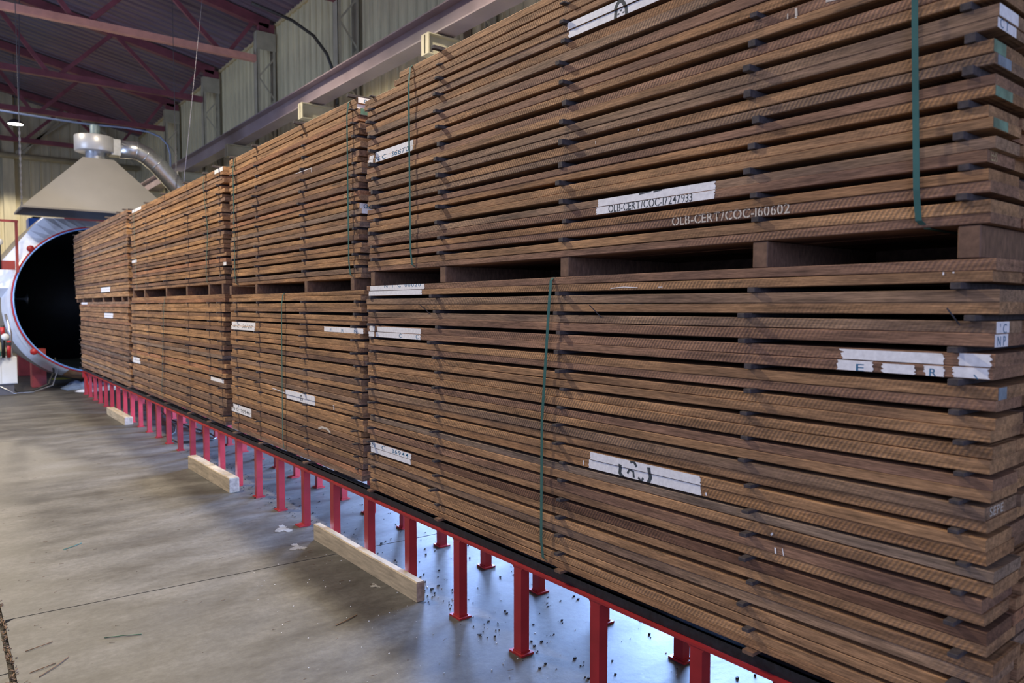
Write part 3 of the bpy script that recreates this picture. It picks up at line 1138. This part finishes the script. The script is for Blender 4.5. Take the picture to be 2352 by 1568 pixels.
strokes(L, 9, [([(1.940, 0.985), (1.945, 0.950), (1.925, 0.935)], 0.016), ([(1.795, 0.998), (1.790, 0.960), (1.80, 0.938)], 0.016),
               ([(1.905, 0.955), (1.895, 0.972), (1.875, 0.968), (1.872, 0.945)], 0.010), ([(1.888, 1.003), (1.870, 1.008), (1.855, 0.990)], 0.012),
               ([(1.850, 0.950), (1.835, 0.938), (1.825, 0.952)], 0.010)], M['ink_dark'], name='sprayed_emblem')
strokes(L, 9, [([(2.148, 0.965), (2.146, 0.945)], 0.004), ([(1.540, 0.955), (1.538, 0.944)], 0.006)], M['paint_white'], name='paint_dab')
paint(L, 3, 0, 1.081, 0.79, 19, 0.0, 0.9, None, 0.02)
paint(L, 3, 0, 0.765, 0.682, 20)
paint(L, 3, 1, 1.085, 0.975, 21)
paint(L, 3, 1, 0.955, 0.86, 22, 0, 0.9)
paint(L, 3, 1, 0.845, 0.79, 23, 0.0, 0.95)
paint(L, 3, 1, 0.775, 0.684, 24, 0.05, 1)
front_text('E', L, [3], 1.025, 1.413, 0.030, M['ink_blue'], 0.030, False, (1,))
front_text('R', L, [3], 0.828, 1.413, 0.030, M['ink_blue'], 0.022, False, (1,))
strokes(L, 3, [([(0.722, 1.425), (0.713, 1.414)], 0.003)], M['ink_blue'])
# dabs
strokes(L, 0, [([(0.801, 1.690), (0.801, 1.680)], 0.004), ([(0.777, 1.690), (0.777, 1.684)], 0.004), ([(2.00, 1.668), (1.93, 1.672), (1.86, 1.668)], 0.003), ([(1.76, 1.668), (1.74, 1.668)], 0.002)], M['paint_white'], name='paint_dab')
strokes(U, 1, [([(1.24, 2.50), (1.24, 2.49)], 0.004)], M['paint_white'], name='paint_dab')
strokes(U, 3, [([(1.18, 2.66), (1.16, 2.62)], 0.01)], M['paint_white'], name='paint_dab')
strokes(U, 5, [([(1.235, 2.500), (1.232, 2.468)], 0.008), ([(1.14, 2.490), (1.10, 2.486), (1.08, 2.492)], 0.008), ([(1.262, 2.492), (1.262, 2.476)], 0.004)], M['ink_chalk'], name='paint_dab')
strokes(U, 8, [([(2.085, 2.25), (2.084, 2.238)], 0.002), ([(1.86, 2.256), (1.86, 2.25)], 0.003)], M['paint_white'], name='paint_dab')
strokes(L, 11, [([(1.27, 0.834), (1.268, 0.815)], 0.006), ([(1.245, 0.838), (1.24, 0.815)], 0.003)], M['paint_white'], name='paint_dab')
strokes(L, 10, [([(1.285, 0.876), (1.28, 0.872)], 0.010)], M['paint_white'], name='paint_dab')

# B bundle marks
U, L = PBU, PBL
paint(L, 3, 0, 6.675, 6.061, 31)
paint(L, 3, 1, 6.675, 6.063, 32)
front_text('N C  36720', L, [3], 6.62, 1.41, 0.040, M['ink_dark'], 0.50, False, (0, 1))
paint(L, 3, 0, 4.701, 4.11, 33)
front_text('F  R  N', L, [3], 4.60, 1.428, 0.028, M['ink_blue'], 0.42, False, (0,), 3)
paint(L, 9, 0, 5.417, 4.855, 34)
paint(L, 9, 1, 5.40, 4.86, 35)
emblem(L, 9, 5.10, 0.917, 0.03, M['ink_dark'])
paint(L, 12, 0, 6.72, 6.184, 36)
paint(L, 12, 1, 6.72, 6.188, 37)
front_text('N C  20946', L, [12], 6.68, 0.668, 0.042, M['ink_dark'], 0.46, False, (0, 1))
strokes(L, 9, [([(5.69, 0.950), (5.42, 0.938)], 0.006), ([(4.55, 0.934), (4.55, 0.902)], 0.012)], M['paint_white'], name='paint_dab')
strokes(L, 11, [([(4.80, 0.745), (4.74, 0.762), (4.66, 0.762), (4.60, 0.742)], 0.016)], M['ink_chalk'], name='paint_smear')
front_text('36390', U, [7], 4.36, 2.285, 0.028, M['ink_yellow'], 0.15, False, (0,))
strokes(U, 4, [([(5.14, 2.553), (4.86, 2.553)], 0.004), ([(4.86, 2.555), (4.86, 2.52)], 0.006)], M['paint_white'], name='paint_dab')
# C and D marks
for PB, li, j, a, b, sd in ((PCU, 0, 0, 7.10, 6.62, 41), (PCU, 10, 1, 6.88, 6.70, 42), (PCL, 9, 0, 7.342, 6.88, 43), (PCL, 9, 1, 10.9, 10.445, 44), (PCL, 9, 0, 10.9, 10.5, 45),
                            (PCU, 8, 0, 10.92, 10.525, 46), (PCU, 0, 0, 10.749, 10.2, 47), (PDU, 12, 0, 13.221, 12.431, 48), (PDU, 12, 1, 13.2, 12.43, 49),
                            (PDL, 0, 0, 15.221, 14.579, 50), (PDL, 2, 0, 12.974, 12.243, 51), (PDL, 2, 1, 12.96, 12.25, 52)):
    paint(PB, li, j, a, b, sd)


# lettering and paint on the near ends of the planks
def end_paint(planks, li, j, x0, x1, mat, seed):
    p, xf, y0, y1, a, b = planks[li][j]
    mb = MB().box(max(x0, xf + 0.001), x1, y0 - 0.0009, y0 - 0.0002, a + 0.001, b - 0.001)
    return mb.build('end_paint', mat, p)


def end_text(txt, planks, li, j, x, z, size, mat, width, flip=False):
    p, xf, y0, y1, a, b = planks[li][j]
    bm, w = glyphs(txt, 1.0)
    sx = width / w
    if flip:
        place(bm, (x + width, y0, z + size * 0.7), (-sx, 0, 0), (0, 0, -size), [(p, a, b, y0)], mat, 'lettering', 0.0016, 'end')
    else:
        place(bm, (x, y0, z), (sx, 0, 0), (0, 0, size), [(p, a, b, y0)], mat, 'lettering', 0.0016, 'end')


U, L = PAU, PAL_
end_paint(U, 7, 0, 2.07, 2.20, M['paint_white'], 1)
end_paint(U, 7, 1, 2.07, 2.20, M['paint_white'], 1)
end_text('C T', U, 7, 1, 2.088, 2.289, 0.034, M['ink_blue'], 0.06)
end_paint(U, 8, 0, 2.07, 2.15, M['green_paint'], 1)
end_paint(U, 8, 1, 2.09, 2.18, M['blue_paint'], 1)
end_paint(U, 9, 1, 2.075, 2.19, M['green_paint'], 1)
end_paint(U, 10, 1, 2.072, 2.17, M['green_paint'], 1)
end_text('SEEL', U, 11, 1, 2.078, 1.964, 0.040, M['ink_yellow'], 0.055, True)
end_paint(L, 2, 0, 2.07, 2.16, M['paint_white'], 1)
end_paint(L, 2, 1, 2.07, 2.16, M['paint_white'], 1)
end_text("' C", L, 2, 0, 2.095, 1.530, 0.035, M['ink_blue'], 0.05)
end_text('N P', L, 2, 1, 2.085, 1.4985, 0.036, M['ink_blue'], 0.06)
end_paint(L, 4, 0, 2.075, 2.13, M['blue_paint'], 1)
end_text('SEPE', L, 8, 0, 2.10, 1.060, 0.034, M['ink_chalk'], 0.10)
end_paint(PBU, 0, 0, 2.07, 2.2, M['paint_white'], 1)
end_paint(PBU, 0, 1, 2.07, 2.2, M['paint_white'], 1)
end_text('0', PBU, 0, 0, 2.11, 2.85, 0.03, M['ink_blue'], 0.03)
end_paint(PBU, 1, 0, 2.07, 2.2, M['green_paint'], 1)
end_paint(PBU, 8, 0, 2.07, 2.2, M['paint_white'], 1)
end_paint(PBU, 8, 1, 2.07, 2.2, M['paint_white'], 1)
end_text('08', PBU, 8, 0, 2.10, 2.205, 0.036, M['ink_blue'], 0.07)

# dark splinters sticking out of the face
for (y0, z0, y1, z1) in ((3.404, 1.607, 3.32, 1.551), (2.098, 1.603, 2.048, 1.548), (0.783, 1.594, 0.758, 1.546)):
    MB().bar((XF - 0.02, y0, z0), (XF + 0.005, y1, z1), 0.003, 0.003).build('splinter', M['nail'], A_lo)

# ------------------------------------------------------------------ timber blocks on the floor
def block(x0, x1, y0, y1, h, lab, sk=0.0, rag=0.004):
    t = thing('timber_block', lab, 'timber block', ((x0 + x1) / 2, (y0 + y1) / 2, 0), 'pale timber blocks before the rack')
    mb = MB()
    r = random.Random(int(y0 * 100))
    seg = 5
    c = 0.006
    for k in range(seg + 1):
        f = k / seg
        y = y0 + (y1 - y0) * f
        dx = sk * f + r.uniform(-rag, rag) * 0.4
        dz = r.uniform(-rag, rag) * 0.5
        mb.v += [(x0 + dx, y, 0.001), (x1 + dx, y, 0.001), (x1 + dx, y, h - c + dz), (x1 + dx - c, y, h + dz), (x0 + dx + c, y, h + dz), (x0 + dx, y, h - c + dz)]
    n = 6
    for k in range(seg):
        for j in range(n):
            p, q = k * n + j, k * n + (j + 1) % n
            mb.f.append((q, p, p + n, q + n))
    mb.f.append(tuple(range(n)))
    mb.f.append(tuple(seg * n + j for j in reversed(range(n))))
    mb.build('beam', M['timber'], t)
    MB().box(x0 + 0.003, x1 - 0.003, y0 - 0.0012, y0 - 0.0002, 0.004, h - 0.008).build('sawn_end', M['timber_end'], t)
    return t


block(1.985, 2.036, 3.348, 4.70, 0.11, 'longest pale timber block lying before the rack, nearest the camera', -0.004)
block(1.920, 2.005, 6.334, 7.56, 0.125, 'thick square pale timber block before the rack at the middle distance', -0.02)
block(1.935, 1.985, 10.84, 12.10, 0.105, 'front one of the paired far timber blocks by the rack', -0.01)
block(1.988, 2.038, 10.86, 12.12, 0.10, 'rear one of the paired far timber blocks by the rack', -0.01)

# hose looping on the floor under the rack
hp = [(2.9, 13.6), (2.75, 12.9), (2.50, 10.9), (2.42, 10.2), (2.30, 9.75), (2.20, 9.55), (2.14, 9.25), (2.16, 9.0), (2.30, 8.95), (2.42, 9.0), (2.52, 8.9), (2.60, 9.05), (2.62, 9.4), (2.55, 10.0), (2.52, 10.9)]
tag(MB().tube([(x, y, 0.012 + 0.003 * i % 0.01) for i, (x, y) in enumerate(hp)], 0.011, 6).build('hose', M['hose'], None, True), 'black rubber hose looping on the floor under the middle of the rack', 'hose')

# ------------------------------------------------------------------ tank
VC = (2.473, 1.70)
ves = thing('treatment_tank', 'big round open steel tank at the far end, its dark mouth behind the stacks', 'tank', (2.47, 18, 0))
n = 72


def outline(cx, cz, r, shoulder):
    pts = []
    for k in range(n):
        a = 2 * math.pi * k / n
        c, s = math.cos(a), math.sin(a)
        rr = r
        if shoulder and s > 0.15:
            # flat top and slanted upper sides of the cladding
            lim = [(3.30 - cz) / s]
            nx, nz, d = 0.805, 0.593, None
            for sx in (-1, 1):
                den = (sx * nx * c + nz * s)
                if den > 0.05:
                    lim.append(1.645 / den)
            rr = min(max(r, 2.6), min(lim))
            rr = max(rr, r) if s < 0.45 else rr
        pts.append((cx + rr * c, cz + rr * s))
    return pts


inn = outline(VC[0], VC[1], 1.375, False)
mid = outline(2.44, 1.655, 1.46, False)
out = outline(2.42, 1.615, 1.475, True)
mb = MB()
for y, ring in ((16.0, inn), (16.18, outline(2.452, 1.675, 1.43, False)), (16.6, out)):
    mb.v += [(x, y + 0.012 * math.sin(5 * k) * (y > 16.1), z) for k, (x, z) in enumerate(ring)]
for k in range(2):
    for j in range(n):
        a, b = k * n + j, k * n + (j + 1) % n
        mb.f.append((a, b, b + n, a + n))
mb.build('front_cladding', M['silver'], ves)
mb = MB()
for y, ring in ((16.6, out), (16.9, outline(2.42, 1.60, 1.50, True)), (22.5, outline(2.42, 1.60, 1.50, True))):
    mb.v += [(x, y, z) for x, z in ring]
for k in range(2):
    for j in range(n):
        a, b = k * n + j, k * n + (j + 1) % n
        mb.f.append((a, b, b + n, a + n))
mb.build('shell', M['clad'], ves)
for y in (17.2, 18.2, 19.2):
    mb = MB()
    o2 = outline(2.42, 1.60, 1.515, True)
    for yy in (y, y + 0.04):
        mb.v += [(x, yy, z) for x, z in o2]
    for j in range(n):
        mb.f.append((j, (j + 1) % n, n + (j + 1) % n, n + j))
    mb.build('shell_band', M['galv'], ves)
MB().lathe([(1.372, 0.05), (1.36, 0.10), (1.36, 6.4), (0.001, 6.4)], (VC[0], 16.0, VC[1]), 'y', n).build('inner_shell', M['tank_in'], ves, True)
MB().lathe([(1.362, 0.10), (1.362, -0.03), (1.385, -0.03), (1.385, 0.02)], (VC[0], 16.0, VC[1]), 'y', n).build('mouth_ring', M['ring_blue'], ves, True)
MB().lathe([(1.386, 0.0), (1.386, -0.022), (1.41, -0.022), (1.415, 0.03)], (VC[0], 16.0, VC[1]), 'y', n).build('seal_ring', M['red'], ves, True)
for az in (139, 221, 41, -41):
    a = math.radians(az)
    c = (VC[0] + 1.44 * math.cos(a), 15.985, VC[1] + 1.44 * math.sin(a))
    MB().lathe([(0.001, -0.012), (0.058, -0.012), (0.06, 0.0), (0.06, 0.05)], c, 'y', 16).build('hinge_lug', M['red'], ves, True)
MB().box(2.0, 2.9, 16.55, 16.62, 3.27, 3.31).build('top_edge_strip', flat('red_edge', (0.40, 0.10, 0.09), 0.5), ves)
t2 = MB().tube([(1.35, 19.0, 1.75), (1.50, 18.95, 1.75), (1.55, 18.95, 1.75), (1.56, 18.95, 1.75)], [0.03, 0.03, 0.11, 0.11], 12)
t2.build('inner_nozzle', M['galv'], ves, True)
for x in (1.55, 3.4):
    MB().box(x - 0.12, x + 0.12, 17.0, 17.35, 0, 0.75).build('saddle_leg', M['red_dull'], ves)
    MB().box(x - 0.12, x + 0.12, 20.0, 20.35, 0, 0.75).build('saddle_leg', M['red_dull'], ves)
# rust-brown scorched patch at the bottom of the mouth
sc = flat('scorched_steel', (0.34, 0.18, 0.07), 0.5, 0.2, 0.5, 6, 0.1)
mb = MB()
for k in range(9):
    a = math.radians(-112 + k * 5.5)
    for rr, yy in ((1.40, 15.99), (1.50, 16.50)):
        cx = 2.47 if rr < 1.45 else 2.42
        cz = 1.70 if rr < 1.45 else 1.615
        r2 = 1.40 if rr < 1.45 else 1.47
        mb.v.append((cx + r2 * math.cos(a), yy - 0.02, cz + r2 * math.sin(a)))
for k in range(8):
    mb.f.append((2 * k, 2 * k + 2, 2 * k + 3, 2 * k + 1))
mb.build('scorched_plate', sc, ves)

# ------------------------------------------------------------------ extraction hood, fan and duct
hd = thing('extraction_hood', 'beige pyramid extraction hood hanging over the mouth of the tank', 'hood', (2.46, 15.8, 3.32))
z0, z1 = 3.32, 4.35
lo = [(1.20, 15.2, z0), (3.74, 15.2, z0), (3.74, 16.55, z0), (1.20, 16.55, z0)]
hi = [(2.21, 15.6, z1), (2.72, 15.6, z1), (2.72, 16.1, z1), (2.21, 16.1, z1)]
mb = MB()
mb.v = lo + hi
mb.f = [(0, 1, 5, 4), (1, 2, 6, 5), (2, 3, 7, 6), (3, 0, 4, 7), (4, 5, 6, 7)]
mb.build('canopy', M['hood'], hd)
mb = MB()
i_ = lambda p, d: (p[0] + (0.02 if p[0] < 2.4 else -0.02), p[1] + (0.02 if p[1] < 15.9 else -0.02), p[2] + d)
mb.v = [i_(p, 0.0) for p in lo] + [i_(p, -0.02) for p in hi]
mb.f = [(0, 4, 5, 1), (1, 5, 6, 2), (2, 6, 7, 3), (3, 7, 4, 0), (4, 7, 6, 5)]
mb.build('lining', M['hood_in'], hd)
mb = MB()
for a, b in ((0, 1), (1, 2), (2, 3), (3, 0)):
    mb.bar(lo[a], lo[b], 0.02, 0.03)
mb.build('rim', M['hood'], hd)
MB().lathe([(0.18, 0), (0.18, 0.15)], (2.46, 15.85, z1), 'z', 24).build('neck', M['galv'], hd, True)
for (x, y) in ((1.21, 15.21), (3.72, 15.21)):
    mb = MB()
    zz = 3.33
    k = 0
    while zz < 8.6:
        if zz < 4.6:
            mb.bar((x, y, zz), (x, y, zz + 0.06), 0.03 if k % 2 else 0.012, 0.03 if k % 2 == 0 else 0.012)
            zz += 0.055
            k += 1
        else:
            mb.tube([(x, y, zz), (x, y, 8.95)], 0.006, 5)
            break
    mb.build('hanging_chain', M['lamp_body'], hd)
fan = thing('fan', 'drum shaped extraction fan with a motor on top of the hood', 'fan', (2.45, 15.85, 4.5))
MB().lathe([(0.001, 0), (0.325, 0), (0.335, 0.01), (0.335, 0.28), (0.325, 0.29), (0.001, 0.29)], (2.44, 15.85, 4.50), 'z', 40).build('drum', M['galv'] if False else flat('pale_grey_drum', (0.42, 0.42, 0.42), 0.4, 0.3, 0.05, 4, 0), fan, True)
MB().lathe([(0.085, 0), (0.085, 0.20), (0.075, 0.225), (0.001, 0.24)], (2.455, 15.85, 4.79), 'z', 20).build('motor', flat('grey_green_motor', (0.20, 0.27, 0.28), 0.45, 0.1, 0.2, 20, 0.2), fan, True)
MB().box(2.70, 2.86, 15.70, 16.0, 4.47, 4.77).build('outlet', M['galv'], fan)
dt = thing('duct', 'shiny galvanised round duct running from the fan down behind the stacks', 'duct', (3.3, 15.85, 4.4))
dpts = [(2.86, 15.85, 4.615), (3.15, 15.85, 4.625), (3.33, 15.85, 4.55), (3.52, 15.85, 4.40), (4.0, 15.85, 3.88), (4.7, 15.85, 3.15)]
MB().tube(dpts, 0.175, 24).build('pipe', M['galv'], dt, True)
for k, p in enumerate(dpts[1:5]):
    q = Vector(dpts[k + 2])
    p = Vector(p)
    d = (q - Vector(dpts[k])).normalized()
    MB().tube([p - d * 0.008, p + d * 0.008], 0.181, 24).build('seam_ring', M['galv'], dt, True)

# hose arching over the fan and down the wall side
hz = [(-0.2, 17, 5.55), (0.9, 17, 5.30), (1.9, 17, 5.27), (2.57, 17, 5.26), (3.2, 17, 5.29), (3.62, 17, 5.27), (3.85, 17, 5.20), (4.0, 17, 5.05), (4.05, 17, 4.85), (4.05, 17, 4.5), (4.05, 17, 4.2)]
tag(MB().tube(hz, 0.020, 8).build('conduit', M['conduit'], None, True), 'grey blue flexible conduit arching above the fan and hood', 'conduit')
hz = [(4.2, 12.2, 6.55), (4.9, 12.25, 6.45), (5.3, 12.3, 6.30), (5.55, 12.32, 6.05), (5.69, 12.34, 5.75), (5.74, 12.34, 5.5), (5.74, 12.34, 5.2)]
tag(MB().tube(hz, 0.028, 8).build('cable', M['hose'], None, True), 'thick dark cable curving down beside a wall column above the crane beam', 'cable')
tag(MB().tube([(1.68, 20, 8.9), (1.57, 20, 5.0)], 0.010, 5).build('suspension_wire', M['wire']), 'thin pale wire hanging from the roof at far left', 'wire')
tag(MB().tube([(2.86, 10.1, 5.8), (2.52, 10.0, 3.05)], 0.0025, 5).build('suspension_wire', M['wire']), 'slanting pale wire hanging from the roof above the second bundles', 'wire')

# ------------------------------------------------------------------ fittings and equipment left of the tank
LN = ['over the open floor beside the third bundles', 'over the open floor beside the farthest bundles', 'over the open floor beside the nearest bundles',
      'behind and above the nearest bundles', 'behind and above the second bundles', 'behind and above the farthest bundles', '', 'left of the glowing one in the picture']
for i, (x, y, z, p, cone, bl) in enumerate(LAMPS):
    t = thing('high_bay_lamp', 'round high bay lamp glowing under the roof near the far wall' if i == 6 else 'round high bay lamp out of the picture, ' + LN[i],
              'lamp', (x, y, z), 'high bay lamps')
    MB().lathe([(0.001, 0.12), (0.10, 0.11), (0.20, 0.02), (0.22, -0.02), (0.19, -0.02)], (x, y, z), 'z', 20).build('housing', M['lamp_body'], t, True)
    MB().lathe([(0.001, 0.0), (0.188, 0.0)], (x, y, z - 0.012), 'z', 20).build('lens', M['lamp_glow'], t)
    MB().tube([(x, y, z + 0.11), (x, y, roof_z(x) - 0.02)], 0.01, 6).build('stem', M['lamp_body'], t)

t = thing('red_frame', 'red square tube frame standing at the left edge of the tank', 'frame', (1.1, 15.9, 0))
MB().bar((1.17, 15.9, 3.14), (1.17, 15.9, 2.2), 0.045, 0.045).build('upright', M['red_dull'], t)
MB().bar((0.3, 15.9, 3.12), (1.20, 15.9, 3.12), 0.04, 0.04).build('crossbar', M['red_dull'], t)
MB().bar((0.5, 15.95, 2.33), (1.14, 15.95, 2.33), 0.05, 0.16).build('lower_bar', M['red_dull'], t)
MB().bar((0.72, 15.9, 3.12), (0.72, 15.9, 0.8), 0.04, 0.04).build('rear_upright', M['red_dull'], t)
t = thing('pressure_gauge', 'white faced pressure gauge on a valve at the left edge, above', 'gauge', (0.88, 15.8, 2.75))
MB().lathe([(0.001, -0.02), (0.055, -0.02), (0.06, 0.0), (0.06, 0.03)], (0.905, 15.8, 2.73), 'y', 20).build('dial', M['cabinet'], t, True)
MB().tube([(0.905, 15.83, 2.68), (0.905, 15.83, 2.25)], 0.025, 10).build('stem', M['black'], t, True)
MB().tube([(0.88, 15.84, 3.05), (0.88, 15.84, 2.82)], 0.035, 10).build('valve_body', M['lamp_body'], t, True)
t = thing('pressure_gauge', 'white faced pressure gauge on a valve at the left edge, below, over the cabinet', 'gauge', (0.93, 15.7, 1.1))
MB().lathe([(0.001, -0.02), (0.055, -0.02), (0.06, 0.0), (0.06, 0.03)], (0.94, 15.7, 1.05), 'y', 20).build('dial', M['cabinet'], t, True)
MB().tube([(0.91, 15.74, 1.25), (0.91, 15.74, 0.68)], 0.03, 10).build('stem', M['black'], t, True)
MB().tube([(0.90, 15.73, 1.22), (0.91, 15.73, 1.08)], 0.035, 10).build('red_cap', M['red'], t, True)
t = thing('valve', 'red and black valve on the pipes behind the lower gauge', 'valve', (1.0, 15.75, 0.9))
MB().tube([(0.99, 15.75, 0.68), (0.99, 15.75, 0.98)], 0.035, 10).build('body', M['red'], t, True)
MB().box(0.95, 1.03, 15.70, 15.8, 0.90, 0.95).build('handle', M['black'], t)
tag(MB().lathe([(0.001, 0), (0.12, 0.0), (0.13, 0.05), (0.12, 0.14), (0.001, 0.16)], (0.74, 15.68, 0.69), 'z', 20).build('pump_cap', M['teal'], None, True), 'teal rounded pump cap on top of the grey cabinet', 'pump')
t = thing('cabinet', 'pale grey steel cabinet on the floor at the far left edge', 'cabinet', (0.8, 16, 0))
MB().box(0.30, 1.11, 15.8, 16.2, 0.20, 0.68).build('body', M['cabinet'], t, False, 0.005)
MB().box(0.32, 0.868, 15.79, 15.80, 0.215, 0.665).build('door', M['cabinet'], t)
MB().box(0.876, 1.10, 15.79, 15.80, 0.215, 0.665).build('door', M['cabinet'], t)
MB().box(0.34, 1.06, 15.84, 16.16, 0.001, 0.20).build('plinth', M['lamp_body'], t)
t = thing('grey_pipe', 'upright grey pipe between the cabinet and the tank rim', 'pipe', (1.04, 15.95, 0.7))
MB().tube([(0.97, 15.95, 1.45), (1.04, 15.95, 1.1), (1.04, 15.95, 0.68)], 0.022, 10).build('pipe_run', M['galv'], t, True)
MB().tube([(0.985, 15.9, 0.97), (0.985, 15.9, 0.68)], 0.018, 10).build('side_pipe', M['cabinet'], t, True)
t = thing('control_box', 'blue capped red steel box behind the upper left of the tank', 'box', (2.3, 24.2, 0))
MB().box(2.10, 2.72, 24.0, 24.6, 3.05, 3.66).build('body', M['red_dull'], t)
MB().box(2.05, 2.76, 23.95, 24.65, 3.66, 4.00).build('cap', M['blue'], t)
MB().box(2.15, 2.58, 24.05, 24.55, 4.00, 4.06).build('lid', M['black'], t)
MB().box(2.14, 2.48, 24.1, 24.4, 0, 3.05).build('leg', M['red_dull'], t)
tag(MB().tube([(0.95, 15.9, 0.25), (1.1, 15.95, 0.04), (1.35, 16.05, 0.03), (1.62, 16.2, 0.12), (1.72, 16.3, 0.35), (1.70, 16.4, 0.6)], 0.016, 8).build('hose', M['hose'], None, True),
    'dark hose curving on the floor beside the grey cabinet', 'hose')
tag(MB().tube([(0.8, 15.8, 0.2), (1.05, 15.85, 0.02), (1.35, 15.95, 0.015), (1.68, 16.15, 0.10), (1.78, 16.3, 0.35), (1.76, 16.4, 0.6)], 0.012, 8).build('hose', M['galv'], None, True),
    'silver braided hose curving outside the dark hose by the cabinet', 'hose')
tag(MB().box(1.75, 2.25, 17.3, 17.34, 0.10, 0.14).build('marker_bar', flat('yellow_bar', (0.45, 0.40, 0.03), 0.5)), 'thin yellow bar in the shade under the tank', 'bar')


def sheet(name, x0, x1, y0, y1, h, mat, lab, seed):
    r = random.Random(seed)
    nx, ny = 26, 12
    mb = MB()
    ph = [r.uniform(0, 6) for _ in range(6)]
    for i in range(nx + 1):
        for j in range(ny + 1):
            u, v = i / nx, j / ny
            e = min(1, 5 * min(u, 1 - u)) * min(1, 4 * min(v, 1 - v))
            z = 0.004 + h * e * (0.55 + 0.25 * math.sin(6 * u + ph[0] + 3 * v) + 0.2 * math.sin(15 * u + 9 * v + ph[1]) + 0.1 * math.sin(31 * u - 14 * v + ph[2]))
            mb.v.append((x0 + (x1 - x0) * u + 0.03 * math.sin(9 * v + ph[3]), y0 + (y1 - y0) * v + 0.06 * math.sin(8 * u + ph[4]), max(0.003, z)))
    for i in range(nx):
        for j in range(ny):
            a = i * (ny + 1) + j
            mb.f.append((a, a + ny + 1, a + ny + 2, a + 1))
    tag(mb.build(name, mat, None, True), lab, 'plastic sheet')


sheet('plastic_sheet', 2.0, 3.0, 15.45, 15.9, 0.10, M['plastic_white'], 'crumpled white plastic sheet on the floor under the tank mouth', 1)
sheet('plastic_sheet', 1.86, 2.95, 16.0, 16.9, 0.14, M['plastic_blue'], 'crumpled blue grey plastic sheet behind the white one', 2)
